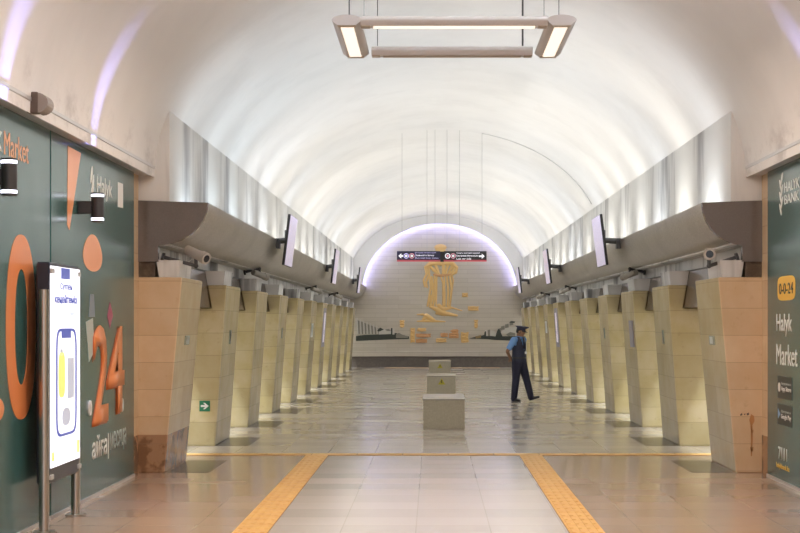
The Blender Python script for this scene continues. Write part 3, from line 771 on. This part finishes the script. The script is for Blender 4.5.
# ------------------------------------------------------------------ surveillance cameras and cables under the coves
def bullet(p_, pos, dirv, L=0.34, r=0.055, wall=None):
    pos = Vector(pos); d = Vector(dirv).normalized(); a, b = pos-d*L/2, pos+d*L/2
    body = MB().cyl(a, b, r, n=20).build('camera_body', M_CCTV, p_, smooth=True)
    MB().cyl(b-d*0.05, b+d*0.03, r*1.18, r*1.18, n=20).build('hood', M_CCTV, body, smooth=True)
    MB().cyl(b+d*0.025, b+d*0.034, r*0.75, n=16).build('lens', M_GLASS, body, smooth=True)
    if wall is not None:
        mb = MB(); w = Vector(wall); k = Vector((pos.x, pos.y, pos.z-0.14)) if wall[2] < pos.z else Vector((pos.x, pos.y, pos.z+0.1))
        mb.cyl(pos, k, 0.022, n=10); mb.cyl(k, w, 0.022, n=10); mb.ball(k, 0.030, 10)
        mb.build('bracket_arm', M_DARKSTEEL, p_, smooth=True)
        dd = (w-k).normalized(); MB().cyl(w-dd*0.03, w, 0.05, n=14).build('mount_plate', M_DARKSTEEL, p_)
for s, side in ((-1, 'left'), (1, 'right')):
    grp = 'cameras under the %s cove' % side
    px_, py_ = (196, 254) if s < 0 else (709, 254)
    Yc = Y0+0.25; Xc_, Zc = xat(px_, Yc), zat(py_, Yc)
    p_ = empty('security_camera', (Xc_, Yc, Zc), ('big bullet camera tilted down toward the aisle above the stained left pillar' if s < 0 else 'big round-hooded bullet camera facing the viewer above the nearest right pillar'), 'camera', grp)
    bullet(p_, (Xc_, Yc, Zc), (0.75, -0.55, -0.33) if s < 0 else (-0.12, -1, -0.05), 0.30, 0.06, (hx(s, 3.39), Y0+0.25, 2.52))
    proto = None
    for k, (yy_, word) in enumerate(((28.6, 'second'), (42.4, 'third'), (52, 'fourth'))):
        lab = 'small bullet camera under the %s cove, %s from the near end' % (side, word)
        loc = (hx(s, 3.17), yy_, 2.56)
        if proto is None:
            proto = empty('security_camera', loc, lab, 'camera', grp)
            bullet(proto, loc, (-s*0.55, 0.8, -0.22), 0.34, 0.05, (hx(s, 3.44), yy_, 2.60))
        else: copy_thing(proto, loc, lab)
    o = MB().cyl((hx(s, 3.425), Y0+1.3, 2.472), (hx(s, 3.425), YB-0.02, 2.472), 0.012, n=8).build('cable', M_BLACK)
    tag(o, 'thin black cable running along the %s fascia under the cove' % side, 'cable')
    # armoured pipe near the first pillar
    o = MB().tube([(hx(s, 3.42), Y0+0.4, 2.50), (hx(s, 3.3), Y0+0.3, 2.45), (hx(s, 3.12), Y0+0.35, 2.44), (hx(s, 3.06), Y0+0.6, 2.52), (hx(s, 3.12), Y0+0.9, 2.64)], 0.018, 8).build('conduit_pipe', M_STEEL, smooth=True)
    tag(o, 'grey bent conduit pipe beneath the near end of the %s cove' % side, 'pipe')

# ------------------------------------------------------------------ signs and plates on the pillars
def face_y(i): return Y0+i*SP
# green exit arrow on the front of the second left pillar
ye = face_y(1); xe, ze = xat(204.8, ye), zat(406, ye)
ex = empty('exit_sign', (xe, ye, ze), 'green exit sign with a white arrow low on the second left pillar', 'sign')
MB().box(xe-0.075, xe+0.075, ye-0.008, ye, ze-0.075, ze+0.075, bev=0.002).build('plate', M_EXIT, ex)
poly = [(-0.055, 0.014), (0.005, 0.014), (-0.022, 0.045), (0.004, 0.045), (0.055, 0.0), (0.004, -0.045), (-0.022, -0.045), (0.005, -0.014), (-0.055, -0.014)]
MB().prism([(xe+u, ze+v) for u, v in poly], 'y', ye-0.011, ye-0.007).build('arrow', M_WHITE, ex)
def side_plate(s, i, dy, z, w, h, m_, name, label, cat, group=None, frame=None):
    """a plate lying on the leaning aisle face of pillar i"""
    def hh(zz): return (3.319-0.205*zz/2.27) if i == 0 else (3.279-0.165*zz/2.27)
    p_ = empty(name, (hx(s, hh(z)), face_y(i)+dy, z), label, cat, group)
    z0, z1 = z-h/2, z+h/2
    poly = [(hx(s, hh(z0)), z0), (hx(s, hh(z1)), z1), (hx(s, hh(z1)-0.014), z1), (hx(s, hh(z0)-0.014), z0)]
    MB().prism(poly, 'y', face_y(i)+dy-w/2, face_y(i)+dy+w/2).build('plate', m_, p_)
    poly = [(hx(s, hh(z0+h*0.12)-0.013), z0+h*0.12), (hx(s, hh(z1-h*0.12)-0.013), z1-h*0.12), (hx(s, hh(z1-h*0.12)-0.017), z1-h*0.12), (hx(s, hh(z0+h*0.12)-0.017), z0+h*0.12)]
    MB().prism(poly, 'y', face_y(i)+dy-w*0.3, face_y(i)+dy+w*0.3).build('insert', frame or m_, p_)
side_plate(-1, 6, 0.8, 1.6, 0.9, 1.05, M_LILACPLATE, 'information_board', 'tall lilac information board on a left pillar halfway down the hall', 'board', None, M_TV)
side_plate(1, 6, 0.8, 1.6, 0.9, 1.05, M_LILACPLATE, 'information_board', 'tall lilac information board on a right pillar near the guard', 'board', None, M_TV)
side_plate(-1, 5, 0.55, 1.55, 0.5, 0.34, M_PAPER, 'paper_notice', 'small white notice on a left pillar just nearer than the lilac board', 'notice', None, M_GREY)
side_plate(1, 7, 0.85, 1.6, 0.5, 0.36, M_PAPER, 'paper_notice', 'small white notice on a right pillar beyond the lilac board', 'notice', None, M_GREY)
side_plate(1, 2, 0.5, 1.55, 0.5, 0.45, M_LILACPLATE, 'information_board', 'squarish grey-lilac plate on the third right pillar', 'board')
for s, side in ((-1, 'left'), (1, 'right')):
    for i in (0, 1, 3):
        side_plate(s, i, 0.8, 1.53, 0.34 if i == 0 else 0.14, 0.11 if i == 0 else 0.2, M_PLATE, 'pictogram_plate', 'small greenish pictogram plate on the inner face of the %s %s pillar' % (ORD[i], side), 'sign', None, M_BLACK if i else M_GREY)

# ------------------------------------------------------------------ stone benches along the centre line
def bench(x0, x1, y, L, label, warn):
    p_ = empty('stone_bench', ((x0+x1)/2, y, 0), label, 'bench', 'stone block benches on the centre line')
    MB().box(x0+0.012, x1-0.012, y+0.012, y+L, 0, 0.475, bev=0.006).build('block', M_BENCH, p_)
    MB().box(x0, x1, y, y+L+0.012, 0.47, 0.50, bev=0.006).build('seat_slab', M_BENCHTOP, p_)
    if warn:
        cx_, cz_ = (x0+x1)/2+0.01, warn; Yw = y+0.012
        w = MB().prism([(cx_-0.085, cz_-0.07), (cx_+0.085, cz_-0.07), (cx_, cz_+0.075)], 'y', Yw-0.004, Yw).build('warning_sticker', M_WARN, p_)
        MB().prism([(cx_-0.012, cz_+0.045), (cx_+0.022, cz_+0.012), (cx_+0.004, cz_+0.008), (cx_+0.014, cz_-0.045), (cx_-0.026, cz_-0.002), (cx_-0.006, cz_+0.0)], 'y', Yw-0.006, Yw-0.003).build('lightning_bolt', M_WARNB, w)
yb1 = 2922/107.3
bench(xat(422.3, yb1), xat(465.7, yb1), yb1, 1.85, 'beige stone bench block nearest the viewer, without any sticker', 0)
yb2 = 2922/75.0
bench(xat(426.3, yb2), xat(456.2, yb2), yb2, 1.85, 'beige stone bench block in the middle with a warning triangle', 0.36)
yb3 = 2922/54.5
bench(xat(428.5, yb3), xat(451.0, yb3), yb3, 1.85, 'beige stone bench block with a warning triangle, closest to the end wall', 0.34)

# ------------------------------------------------------------------ gilt relief on the end wall
def ex_(px): return xat(px, YB)
def ez(py): return zat(py, YB)
def crop(u, v): return (385+u/5.92, 255+v/5.92)
def W3(u, v, d=0.0):
    px_, py_ = crop(u, v); return (ex_(px_), YB-d, ez(py_))
rf = empty('relief_figure', W3(330, 395), 'tall gilt relief of a robed standing figure on the end wall', 'relief')
hd = MB(); hd.ball(W3(328, -25, 0.02), (0.20, 0.10, 0.26), 18)
hd.ball((W3(328, -45)[0], YB-0.02, W3(328, -45)[2]), (0.25, 0.10, 0.13), 18)
def flatten(mb, k=0.5):
    for v in mb.bm.verts: v.co.y = YB-0.001-max(0.0, (YB-v.co.y))*k
    return mb
def strands(name, chains, m_, d=0.03):
    mb = MB()
    for ch in chains: mb.limb([(W3(u, v, d), r*0.85) for u, v, r in ch], n=10)
    flatten(mb)
    o = mb.build(name, m_, rf, smooth=True)
    return o
flatten(hd); hd.build('head', M_GOLD, rf, smooth=True)
strands('shoulders', [[(240, 72, .08), (268, 52, .11), (330, 44, .12), (398, 50, .11), (425, 74, .08)], [(330, 25, .10), (330, 50, .12)]], M_GOLD)
strands('chest_fold', [[(270, 72, .07), (292, 92, .08), (312, 112, .05)], [(298, 58, .07), (308, 85, .08), (320, 112, .05)], [(345, 55, .07), (342, 112, .05)], [(372, 56, .08), (358, 112, .05)], [(398, 66, .08), (375, 108, .05)]], M_GOLD)
strands('sleeve', [[(240, 74, .07), (246, 112, .06), (228, 150, .05), (236, 186, .05)], [(256, 72, .07), (262, 118, .06), (243, 160, .05), (250, 192, .04)]], M_GOLD)
strands('sleeve', [[(425, 76, .07), (420, 102, .07), (393, 118, .06)], [(410, 66, .07), (402, 96, .06), (380, 114, .05)]], M_GOLD)
strands('belt', [[(292, 116, .06), (330, 122, .07), (400, 114, .06)]], M_GOLD2)
for ch in ([(262, 125, .05), (272, 190, .06), (252, 300, .05)], [(276, 130, .05), (286, 215, .06), (266, 306, .06)], [(292, 126, .05), (298, 210, .07), (284, 308, .05)], [(306, 128, .04), (304, 210, .05), (302, 300, .04)],
           [(330, 126, .04), (345, 170, .05), (345, 300, .05)], [(350, 60, .035), (352, 180, .045), (354, 302, .045)], [(366, 122, .05), (374, 210, .06), (370, 300, .05)], [(384, 120, .05), (394, 205, .06), (384, 302, .05)], [(394, 118, .04), (404, 150, .04), (392, 240, .04)],
           [(270, 240, .03), (262, 275, .05), (280, 300, .03)]):
    strands('robe_fold', [ch], M_GOLD)
strands('plinth_swirl', [[(270, 305, .06), (320, 330, .14), (350, 345, .12), (425, 358, .05)], [(305, 345, .06), (340, 348, .10), (390, 350, .06)], [(375, 305, .05), (455, 330, .025)], [(320, 300, .10), (340, 320, .12), (390, 315, .04)]], M_GOLD)
rs = empty('relief_scroll', W3(260, 396), 'small gilt cloud-like scroll below the relief figure, to its left', 'relief')
mb = MB()
for ch in ([(225, 382, .05), (246, 362, .11), (272, 378, .10), (292, 385, .05)], [(190, 392, .025), (260, 390, .06), (355, 394, .025)], [(190, 352, .02), (225, 352, .05), (250, 360, .03)]):
    mb.limb([(W3(u, v, 0.02), r) for u, v, r in ch], n=10)
flatten(mb); mb.build('scroll', M_GOLD, rs, smooth=True)
PL = [((150, 432, 178, 522), 'tall gilt relief plaque at the left end of the low row on the end wall', 1),
      ((190, 432, 245, 452), 'small dull gilt relief plaque above the long ones, left of centre', 1),
      ((182, 465, 274, 487), 'long copper relief plaque, upper of the two stacked left of centre', 2),
      ((182, 498, 250, 520), 'copper relief plaque, lower of the two stacked left of centre', 2),
      ((300, 493, 366, 518), 'low gilt relief plaque at the middle of the bottom row', 1),
      ((328, 462, 372, 486), 'faint copper relief plaque just above the middle bottom one', 2),
      ((378, 440, 436, 492), 'stepped copper relief plaque shaped like a house, right of centre', 2),
      ((448, 455, 496, 520), 'squarish gilt relief plaque at the right end of the low row', 1),
      ((456, 224, 491, 250), 'small square gilt plaque floating right of the figure', 1),
      ((490, 303, 556, 330), 'wide gilt plaque to the right of the figure\'s feet', 1),
      ((86, 386, 117, 430), 'small pot-shaped gilt relief alone on the left of the end wall', 1),
      ((526, 384, 552, 434), 'small vase-shaped gilt relief alone on the right of the end wall', 1)]
for n_, ((u0, v0, u1, v1), lab, k) in enumerate(PL):
    mm = M_GOLD if k == 1 else M_GOLD2
    a, b = W3(u0, v1), W3(u1, v0); cx_, cz_ = (a[0]+b[0])/2, (a[2]+b[2])/2; w, h = b[0]-a[0], b[2]-a[2]
    p_ = empty('relief_plaque', (cx_, YB, a[2]), lab, 'relief', 'small reliefs on the end wall')
    if n_ in (10, 11):
        poly = [(cx_-w*0.25, a[2]), (cx_+w*0.25, a[2]), (cx_+w*0.42, a[2]+h*0.4), (cx_+w*0.35, a[2]+h*0.7), (cx_+w*0.5, b[2]), (cx_-w*0.5, b[2]), (cx_-w*0.35, a[2]+h*0.7), (cx_-w*0.42, a[2]+h*0.4)]
    elif n_ == 6:
        poly = [(a[0], a[2]), (b[0], a[2]), (b[0], a[2]+h*0.55), (b[0]-w*0.08, a[2]+h*0.6), (b[0], b[2]-h*0.15), (b[0]-w*0.1, b[2]), (a[0]+w*0.35, b[2]), (a[0]+w*0.3, a[2]+h*0.6), (a[0], a[2]+h*0.55)]
    else:
        j = lambda q: random.uniform(-0.1, 0.1)*q
        poly = [(a[0]+abs(j(w)), a[2]), (cx_, a[2]+abs(j(h))), (b[0], a[2]+abs(j(h))), (b[0]-abs(j(w)), cz_), (b[0], b[2]), (cx_, b[2]-abs(j(h))), (a[0]+abs(j(w)), b[2]), (a[0], cz_)]
    MB().prism(poly, 'y', YB-0.05, YB-0.0005, bev=0.008).build('slab', mm, p_)
    mb = MB()
    for q in range(3):
        zz = a[2]+h*(0.2+0.3*q); ww = w*random.uniform(0.22, 0.36)
        mb.limb([((cx_-ww, YB-0.05, zz), 0.03), ((cx_, YB-0.05, zz+random.uniform(-.03, .03)), 0.035), ((cx_+ww, YB-0.05, zz), 0.025)], n=8)
    mb.build('raised_ornament', mm, p_, smooth=True)
# mosaic landscapes at both ends of the low band
def mz(name, polys, m_, par, th=0.03):
    mb = MB()
    for poly in polys: mb.prism([(ex_(px_), ez(py_)) for px_, py_ in poly], 'y', YB-th, YB-0.0005)
    return mb.build(name, m_, par)
ml = empty('mosaic_landscape', (ex_(385), YB, ez(340)), 'dark and white mosaic townscape with slanting arches, left end of the wall', 'mosaic')
mz('ground_band', [[(356, 336), (364, 335), (385, 334), (396, 333), (409, 336.5), (409, 339), (390, 339.5), (356, 341)]], M_MOSD, ml)
for k in range(7):
    x_ = 356.5+k*3.3; yt = 318+k*1.3
    mz('white_rib', [[(x_, yt), (x_+1.0, yt), (x_+2.0, 334), (x_+0.8, 334)]], M_MOSW, ml, 0.05)
    mz('arch_shadow', [[(x_+1.0, yt+2), (x_+3.0, yt+3), (x_+3.3, 334), (x_+2.0, 334)]], M_MOSG, ml, 0.02)
mz('white_building', [[(379, 331), (380, 329.5), (387, 329), (391.5, 331.5), (391.5, 334), (379, 334.5)]], M_MOSW, ml, 0.045)
mz('dark_roof', [[(377, 331), (380, 327.5), (384, 329.5), (379.5, 331.5)]], M_MOSD, ml, 0.055); mz('dark_roof', [[(385, 329.5), (389, 328.8), (391, 331), (387, 331)]], M_MOSG, ml, 0.055)
mz('white_tower', [[(392.5, 328.5), (394.5, 328.5), (394.5, 334.5), (392.5, 334.5)]], M_MOSW, ml, 0.05); mz('dark_tower', [[(391, 328), (392.5, 328), (392.5, 336), (391, 336)]], M_MOSD, ml, 0.05)
mz('bush', [[(396, 334), (399, 332.8), (403, 335), (408, 336), (408, 338), (396, 338)]], M_MOSG, ml, 0.04)
mr = empty('mosaic_landscape', (ex_(500), YB, ez(340)), 'dark and white mosaic hill town behind the guard, right end of the wall', 'mosaic')
mz('ground_band', [[(469, 338.5), (475, 337), (484, 335), (495, 336.5), (515, 336), (522, 337), (522, 341), (495, 340), (486, 339)]], M_MOSD, mr)
mz('white_house', [[(484, 336), (485, 330), (494, 330.5), (497, 336)]], M_MOSW, mr, 0.045); mz('white_terrace', [[(500, 333.5), (505, 327.5), (514, 327), (520, 327), (520, 333.5)]], M_MOSW, mr, 0.04)
mz('dark_tree', [[(495, 338), (497, 331), (499, 328.5), (501.5, 334), (503, 338)]], M_MOSD, mr, 0.055)
mz('dark_tower', [[(487.5, 330), (490, 329.5), (490, 336), (488, 336)]], M_MOSG, mr, 0.055); mz('dark_tower', [[(484.5, 332), (486, 331), (486, 336), (484, 336)]], M_MOSD, mr, 0.055)
for x_, y_ in ((497.5, 329), (501, 326.5), (505, 324.5), (509.5, 322)):
    mz('house_front', [[(x_, y_), (x_+3.6, y_-1), (x_+3.6, y_+3), (x_, y_+3.6)]], M_MOSG, mr, 0.05)
mz('dark_roof', [[(509, 322.5), (511, 321), (515, 321.5), (514.5, 323)]], M_MOSD, mr, 0.06); mz('stairs', [[(506, 334.5), (510, 332), (515, 333), (515, 335.5), (508, 336)]], M_MOSG, mr, 0.05)
mz('ochre_field', [[(475, 336.5), (481, 335), (481, 338), (476, 338.5)]], M_MOSO, mr, 0.04)

# ------------------------------------------------------------------ the guard
def remesh(mb, name, mats, parent, voxel=0.009, smooth_it=6):
    o = mb.build(name, mats); md = o.modifiers.new('r', 'REMESH'); md.mode = 'VOXEL'; md.voxel_size = voxel
    ms = o.modifiers.new('s', 'SMOOTH'); ms.iterations = smooth_it; ms.factor = 0.5
    dg = bpy.context.evaluated_depsgraph_get(); dg.update()
    me = bpy.data.meshes.new_from_object(o.evaluated_get(dg)); old = o.data
    o.modifiers.clear(); o.data = me; bpy.data.meshes.remove(old)
    me.materials.clear()
    for m_ in (mats if isinstance(mats, (list, tuple)) else [mats]): me.materials.append(m_)
    for f in me.polygons: f.use_smooth = True
    o.parent = parent; o.matrix_parent_inverse = Matrix.Identity(4)
    return o
YGU = 2922/79.5
gu = empty('person', (xat(519, YGU), YGU, 0), 'person in navy cap, vest and trousers strolling with hands behind the back', 'person', None, R(-38))
# local frame: +x the way he walks, +y his left; z up
HIP_R, KNE_R, ANK_R = (0.0, -0.085, 0.87), (-0.015, -0.095, 0.475), (-0.07, -0.095, 0.085)
HIP_L, KNE_L, ANK_L = (0.01, 0.085, 0.87), (0.135, 0.095, 0.485), (0.25, 0.10, 0.115)
SH_R, EL_R, WR_R = (-0.01, -0.185, 1.355), (-0.14, -0.245, 1.10), (-0.175, -0.07, 0.935)
SH_L, EL_L, WR_L = (-0.01, 0.185, 1.355), (-0.14, 0.245, 1.10), (-0.185, 0.05, 0.945)
HEADC = Vector((0.045, 0.0, 1.545))
HR = Matrix.Rotation(R(18), 4, 'Z') @ Matrix.Rotation(R(14), 4, 'Y')     # head turned to his left and bowed
def hp(x, y, z): return HEADC + (HR @ Vector((x, y, z)))
mb = MB()
mb.ball(HEADC, (0.092, 0.074, 0.105), 20, M=HR); mb.ball(hp(0.03, 0, -0.05), (0.062, 0.056, 0.066), 16, M=HR)
mb.ball(hp(0.062, 0, -0.09), (0.026, 0.030, 0.022), 12, M=HR)
mb.limb([(hp(0.088, 0, 0.012), 0.010), (hp(0.108, 0, -0.028), 0.015)], n=10)
for q in (-1, 1): mb.ball(hp(-0.005, q*0.074, -0.01), (0.022, 0.012, 0.034), 12, M=HR)
mb.limb([(hp(-0.02, 0, -0.06), 0.052), ((-0.005, 0, 1.38), 0.056)])
mb.ball((0, 0, 1.20), (0.105, 0.155, 0.20), 18); mb.ball((0, 0, 0.94), (0.10, 0.14, 0.15), 18); mb.limb([(SH_R, 0.05), ((0, 0, 1.34), 0.07), (SH_L, 0.05)])
for S, E, Wr in ((SH_R, EL_R, WR_R), (SH_L, EL_L, WR_L)): mb.limb([(S, 0.052), (E, 0.040), (Wr, 0.028)])
for H, K, A2 in ((HIP_R, KNE_R, ANK_R), (HIP_L, KNE_L, ANK_L)): mb.limb([(H, 0.08), (K, 0.05), (A2, 0.036)])
# hands clasped behind the back: palm, four fingers, thumb each
for Wr, sg_, cen in ((WR_R, 1, -0.2), (WR_L, -1, -0.225)):
    w = Vector(Wr); c_ = w+Vector((-0.015, sg_*0.065, -0.03))
    mb.limb([(w, 0.027), (c_, 0.036)], n=10)
    for k in range(4):
        b0 = c_+Vector((-0.005-0.004*k, sg_*0.025, 0.028-0.019*k)); ln = (0.034, 0.040, 0.037, 0.028)[k]
        b1 = b0+Vector((-0.008, sg_*ln, -0.012)); b2 = b1+Vector((0.014, sg_*ln*0.55, -0.016))
        mb.limb([(b0, 0.0095), (b1, 0.009), (b2, 0.008)], n=8)
    t0 = c_+Vector((0.0, -sg_*0.01, 0.03)); mb.limb([(t0, 0.012), (t0+Vector((0.0, sg_*0.03, 0.026)), 0.010), (t0+Vector((0.004, sg_*0.055, 0.026)), 0.009)], n=8)
remesh(mb, 'body', M_SKIN, gu, 0.0075, 3)
# trousers
mb = MB()
for H, K, A2 in ((HIP_R, KNE_R, ANK_R), (HIP_L, KNE_L, ANK_L)):
    A3 = tuple(Vector(A2)+Vector((0, 0, -0.02)))
    mb.limb([(H, 0.112), (tuple((Vector(H)+Vector(K))/2), 0.098), (K, 0.083), (tuple((Vector(K)+Vector(A2))/2), 0.077), (A3, 0.070)])
mb.ball((0, 0, 0.93), (0.125, 0.165, 0.13), 18)
remesh(mb, 'trousers', M_TROUSER, gu)
# shirt: torso, short sleeves, collar
mb = MB()
mb.ball((0, 0, 1.21), (0.115, 0.162, 0.21), 18); mb.limb([(SH_R, 0.066), ((0, -0.08, 1.37), 0.065), ((0, 0.08, 1.37), 0.065), (SH_L, 0.066)])
for S, E in ((SH_R, EL_R), (SH_L, EL_L)):
    S_, E_ = Vector(S), Vector(E); mb.limb([(S, 0.072), (tuple(S_+(E_-S_)*0.45), 0.067)]); mb.cyl(S_+(E_-S_)*0.45, S_+(E_-S_)*0.80, 0.066, 0.064)
mb.limb([((-0.01, 0, 1.38), 0.068), ((0.002, 0, 1.425), 0.062)])
remesh(mb, 'shirt', M_SHIRT, gu)
# vest over the shirt, open in a V at the neck
def vest():
    bm = bmesh.new(); n = 36; rings = []
    prof_ = [(0.86, 0.136, 0.176, 0.0), (0.95, 0.134, 0.172, 0.0), (1.05, 0.127, 0.166, 0.0), (1.15, 0.130, 0.170, 0), (1.24, 0.136, 0.176, 0), (1.32, 0.128, 0.165, 0), (1.385, 0.108, 0.135, 0.0), (1.428, 0.085, 0.105, 0)]
    for z, a, b, o_ in prof_:
        rings.append([bm.verts.new((a*math.cos(k*2*math.pi/n)+0.004, b*math.sin(k*2*math.pi/n), z)) for k in range(n)])
    for i, (a, b) in enumerate(zip(rings, rings[1:])):
        for k in range(n):
            z = (prof_[i][0]+prof_[i+1][0])/2
            ang = ((k+0.5)*360/n+180) % 360-180
            vopen = max(0, (z-1.16))*150
            if abs(ang) < vopen: continue
            if z > 1.26 and z < 1.40 and abs(abs(ang)-90) < (22 if z < 1.34 else 26): continue       # arm holes
            bm.faces.new((a[k], a[(k+1) % n], b[(k+1) % n], b[k]))
    for v in [v for v in bm.verts if not v.link_faces]: bm.verts.remove(v)
    bmesh.ops.recalc_face_normals(bm, faces=bm.faces)
    m_ = MB(); m_.merge(bm); o = m_.build('vest', M_VEST)
    md = o.modifiers.new('sol', 'SOLIDIFY'); md.thickness = 0.012; md.offset = 1; ms = o.modifiers.new('sub', 'SUBSURF'); ms.levels = 2; ms.render_levels = 2
    dg = bpy.context.evaluated_depsgraph_get(); dg.update()
    me = bpy.data.meshes.new_from_object(o.evaluated_get(dg)); old = o.data; o.modifiers.clear(); o.data = me; bpy.data.meshes.remove(old)
    for f in me.polygons: f.use_smooth = True
    o.parent = gu; return o
vest()
def local(mb, name, m_, par=gu, smooth=True):
    o = mb.build(name, m_, None, smooth); o.parent = par; o.matrix_parent_inverse = Matrix.Identity(4); return o
# collar, tie, badge with its strap
mb = MB()
for q in (-1, 1): mb.prism([(0.06, q*0.018), (0.11, q*0.03), (0.075, q*0.075), (0.03, q*0.07)], 'z', 1.405, 1.428, bev=0.004)
local(mb, 'collar', M_SHIRT, smooth=False)
local(MB().limb([((0.112, 0, 1.405), 0.016), ((0.131, 0, 1.34), 0.017), ((0.142, 0, 1.22), 0.024), ((0.140, 0, 1.17), 0.016)]), 'tie', M_VEST)
local(MB().box(0.142, 0.150, 0.015, 0.095, 1.045, 1.10, bev=0.003), 'badge', M_PAPER, smooth=False)
local(MB().tube([(0.075, 0.075, 1.42), (0.125, 0.085, 1.30), (0.15, 0.07, 1.18), (0.148, 0.055, 1.10)], 0.006, 6), 'lanyard', M_PAPER)
local(MB().loft([[(0.004+(0.140+e)*math.cos(k*math.pi/16), (0.179+e)*math.sin(k*math.pi/16), z) for k in range(32)] for z, e in ((0.945, 0.0), (0.945, 0.007), (0.98, 0.007), (0.98, 0.0))], close=False), 'belt', M_SHOE)
# shoes
def shoe(A2, pitch, yaw):
    T = Matrix.Translation(Vector(A2)) @ Matrix.Rotation(R(yaw), 4, 'Z') @ Matrix.Rotation(R(pitch), 4, 'Y')
    mb = MB()
    mb.ball((T @ Vector((0.01, 0, -0.035))), (0.075, 0.042, 0.05), 16, M=T.to_3x3().to_4x4())
    mb.ball((T @ Vector((0.10, 0, -0.052))), (0.095, 0.045, 0.032), 16, M=T.to_3x3().to_4x4())
    mb.box(-0.06, 0.185, -0.036, 0.036, -0.085, -0.062, bev=0.01, M=T)
    return remesh(mb, 'shoe', M_SHOE, gu, 0.007, 3)
shoe(ANK_R, 0, -6); shoe((ANK_L[0], ANK_L[1], ANK_L[2]), -17, 22)
# cap: band, wide crown, peak, badge
mb = MB(); n = 32
def caprings(spec, g=1.0): return [[hp(cx_+g*a*math.cos(k*2*math.pi/n), g*b*math.sin(k*2*math.pi/n), z+tilt*math.cos(k*2*math.pi/n)) for k in range(n)] for cx_, a, b, z, tilt in spec]
mb.loft(caprings([(0, 0.100, 0.083, 0.030, 0), (0, 0.102, 0.085, 0.070, 0), (0.01, 0.150, 0.132, 0.100, 0.018), (0.01, 0.148, 0.130, 0.116, 0.020), (0.0, 0.05, 0.045, 0.122, 0.006), (0, 0.004, 0.004, 0.123, 0.0)]))
cp = local(mb, 'cap', M_CAPCLOTH)
mb = MB(); rings = []
for k in range(13):
    an = R(-66+11*k); rings.append([hp(0.098*math.cos(an), 0.082*math.sin(an), 0.036), hp(0.098*math.cos(an)+0.066*math.cos(an)**1.2*1.0, 0.090*math.sin(an), 0.012), hp(0.098*math.cos(an)+0.066*math.cos(an)**1.2, 0.090*math.sin(an), 0.006), hp(0.098*math.cos(an), 0.082*math.sin(an), 0.030)])
mb.loft(rings); local(mb, 'peak', M_SHOE, cp)
local(MB().ball(hp(0.112, 0, 0.072), (0.008, 0.018, 0.018), 10), 'cap_badge', mat('badge_gold', (0.6, 0.45, 0.15), 0.35, 0.8), cp)
mb = MB(); mb.loft(caprings([(-0.012, 0.086, 0.0785, -0.045, 0), (-0.010, 0.093, 0.080, 0.0, 0.004), (-0.004, 0.098, 0.081, 0.035, 0)]))
# hair only shows behind the ears and at the temples
bm_ = mb.bm
for f in [f for f in bm_.faces if (HR.inverted() @ (f.calc_center_median()-HEADC)).x > 0.018 and len(f.verts) == 4]: bm_.faces.remove(f)
local(mb, 'hair', M_HAIR)
for q in (-1, 1):
    local(MB().ball(hp(0.083, q*0.030, 0.0), (0.007, 0.013, 0.006), 10), 'eye', M_EYE)
    local(MB().limb([(hp(0.088, q*0.016, 0.018), 0.005), (hp(0.080, q*0.045, 0.020), 0.004)], n=8), 'eyebrow', M_HAIR)
local(MB().limb([(hp(0.083, -0.020, -0.062), 0.005), (hp(0.090, 0, -0.060), 0.006), (hp(0.083, 0.020, -0.062), 0.005)], n=8), 'mouth', M_LIP)

# ------------------------------------------------------------------ light
def area(name, loc, sx, sy, power, col, rot=(0, 0, 0), spread=None):
    L = bpy.data.lights.new(name, 'AREA'); L.shape = 'RECTANGLE'; L.size = sx; L.size_y = sy; L.energy = power; L.color = col
    if spread: L.spread = R(spread)
    o = bpy.data.objects.new(name, L); COL.objects.link(o); o.location = loc; o.rotation_euler = rot; return o
TILT = -40
for s in (-1, 1):
    k = 0; y = Y0+1.3
    while y < YB-1.2:
        cool = random.uniform(0, 1)
        c_ = (0.90, 0.95, 1.0) if cool < 0.35 else (1.0, 0.985, 0.94)
        if s < 0 and k < 3: c_ = (0.74, 0.88, 1.0)
        pw = random.uniform(30, 46)*(1.0 if k else 0.75)
        area('cove_tube', (hx(s, 3.10), y, 3.045), 0.08, 1.45, pw*0.50, c_, (0, R(180)+s*R(TILT), 0), 135)
        area('cove_glow', (hx(s, 3.12), y, 2.88), 0.06, 0.9, pw*0.27, c_, (0, R(180)+s*R(15), 0))
        y += 2.35; k += 1
    # platform lamps beyond the pillars
    y = Y0+2.0
    while y < YB:
        area('platform_lamp', (hx(s, 4.85), y, 3.80), 0.25, 3.6, 200, (0.86, 0.94, 1.0))
        y += SP

w = bpy.data.worlds.new('hall_air'); scn.world = w; w.use_nodes = True
w.node_tree.nodes['Background'].inputs[0].default_value = (0.93, 0.96, 1.0, 1); w.node_tree.nodes['Background'].inputs[1].default_value = 1.15

# ------------------------------------------------------------------ camera and view
cam = bpy.data.cameras.new('camera'); co = bpy.data.objects.new('camera', cam); COL.objects.link(co)
co.location = (0, 0, EYE); co.rotation_euler = (R(90), 0, 0)
cam.sensor_width = 36; cam.lens = 36*F/800; cam.shift_x = (400-433)/800; cam.shift_y = (322-266.5)/800
cam.clip_end = 200
scn.camera = co
vs = scn.view_settings; vs.view_transform = 'Standard'; vs.look = 'None'; vs.gamma = 1; vs.use_curve_mapping = False
vs.exposure = 0.06
scn.cycles.use_denoising = True
scn.cycles.max_bounces = 10; scn.cycles.diffuse_bounces = 5
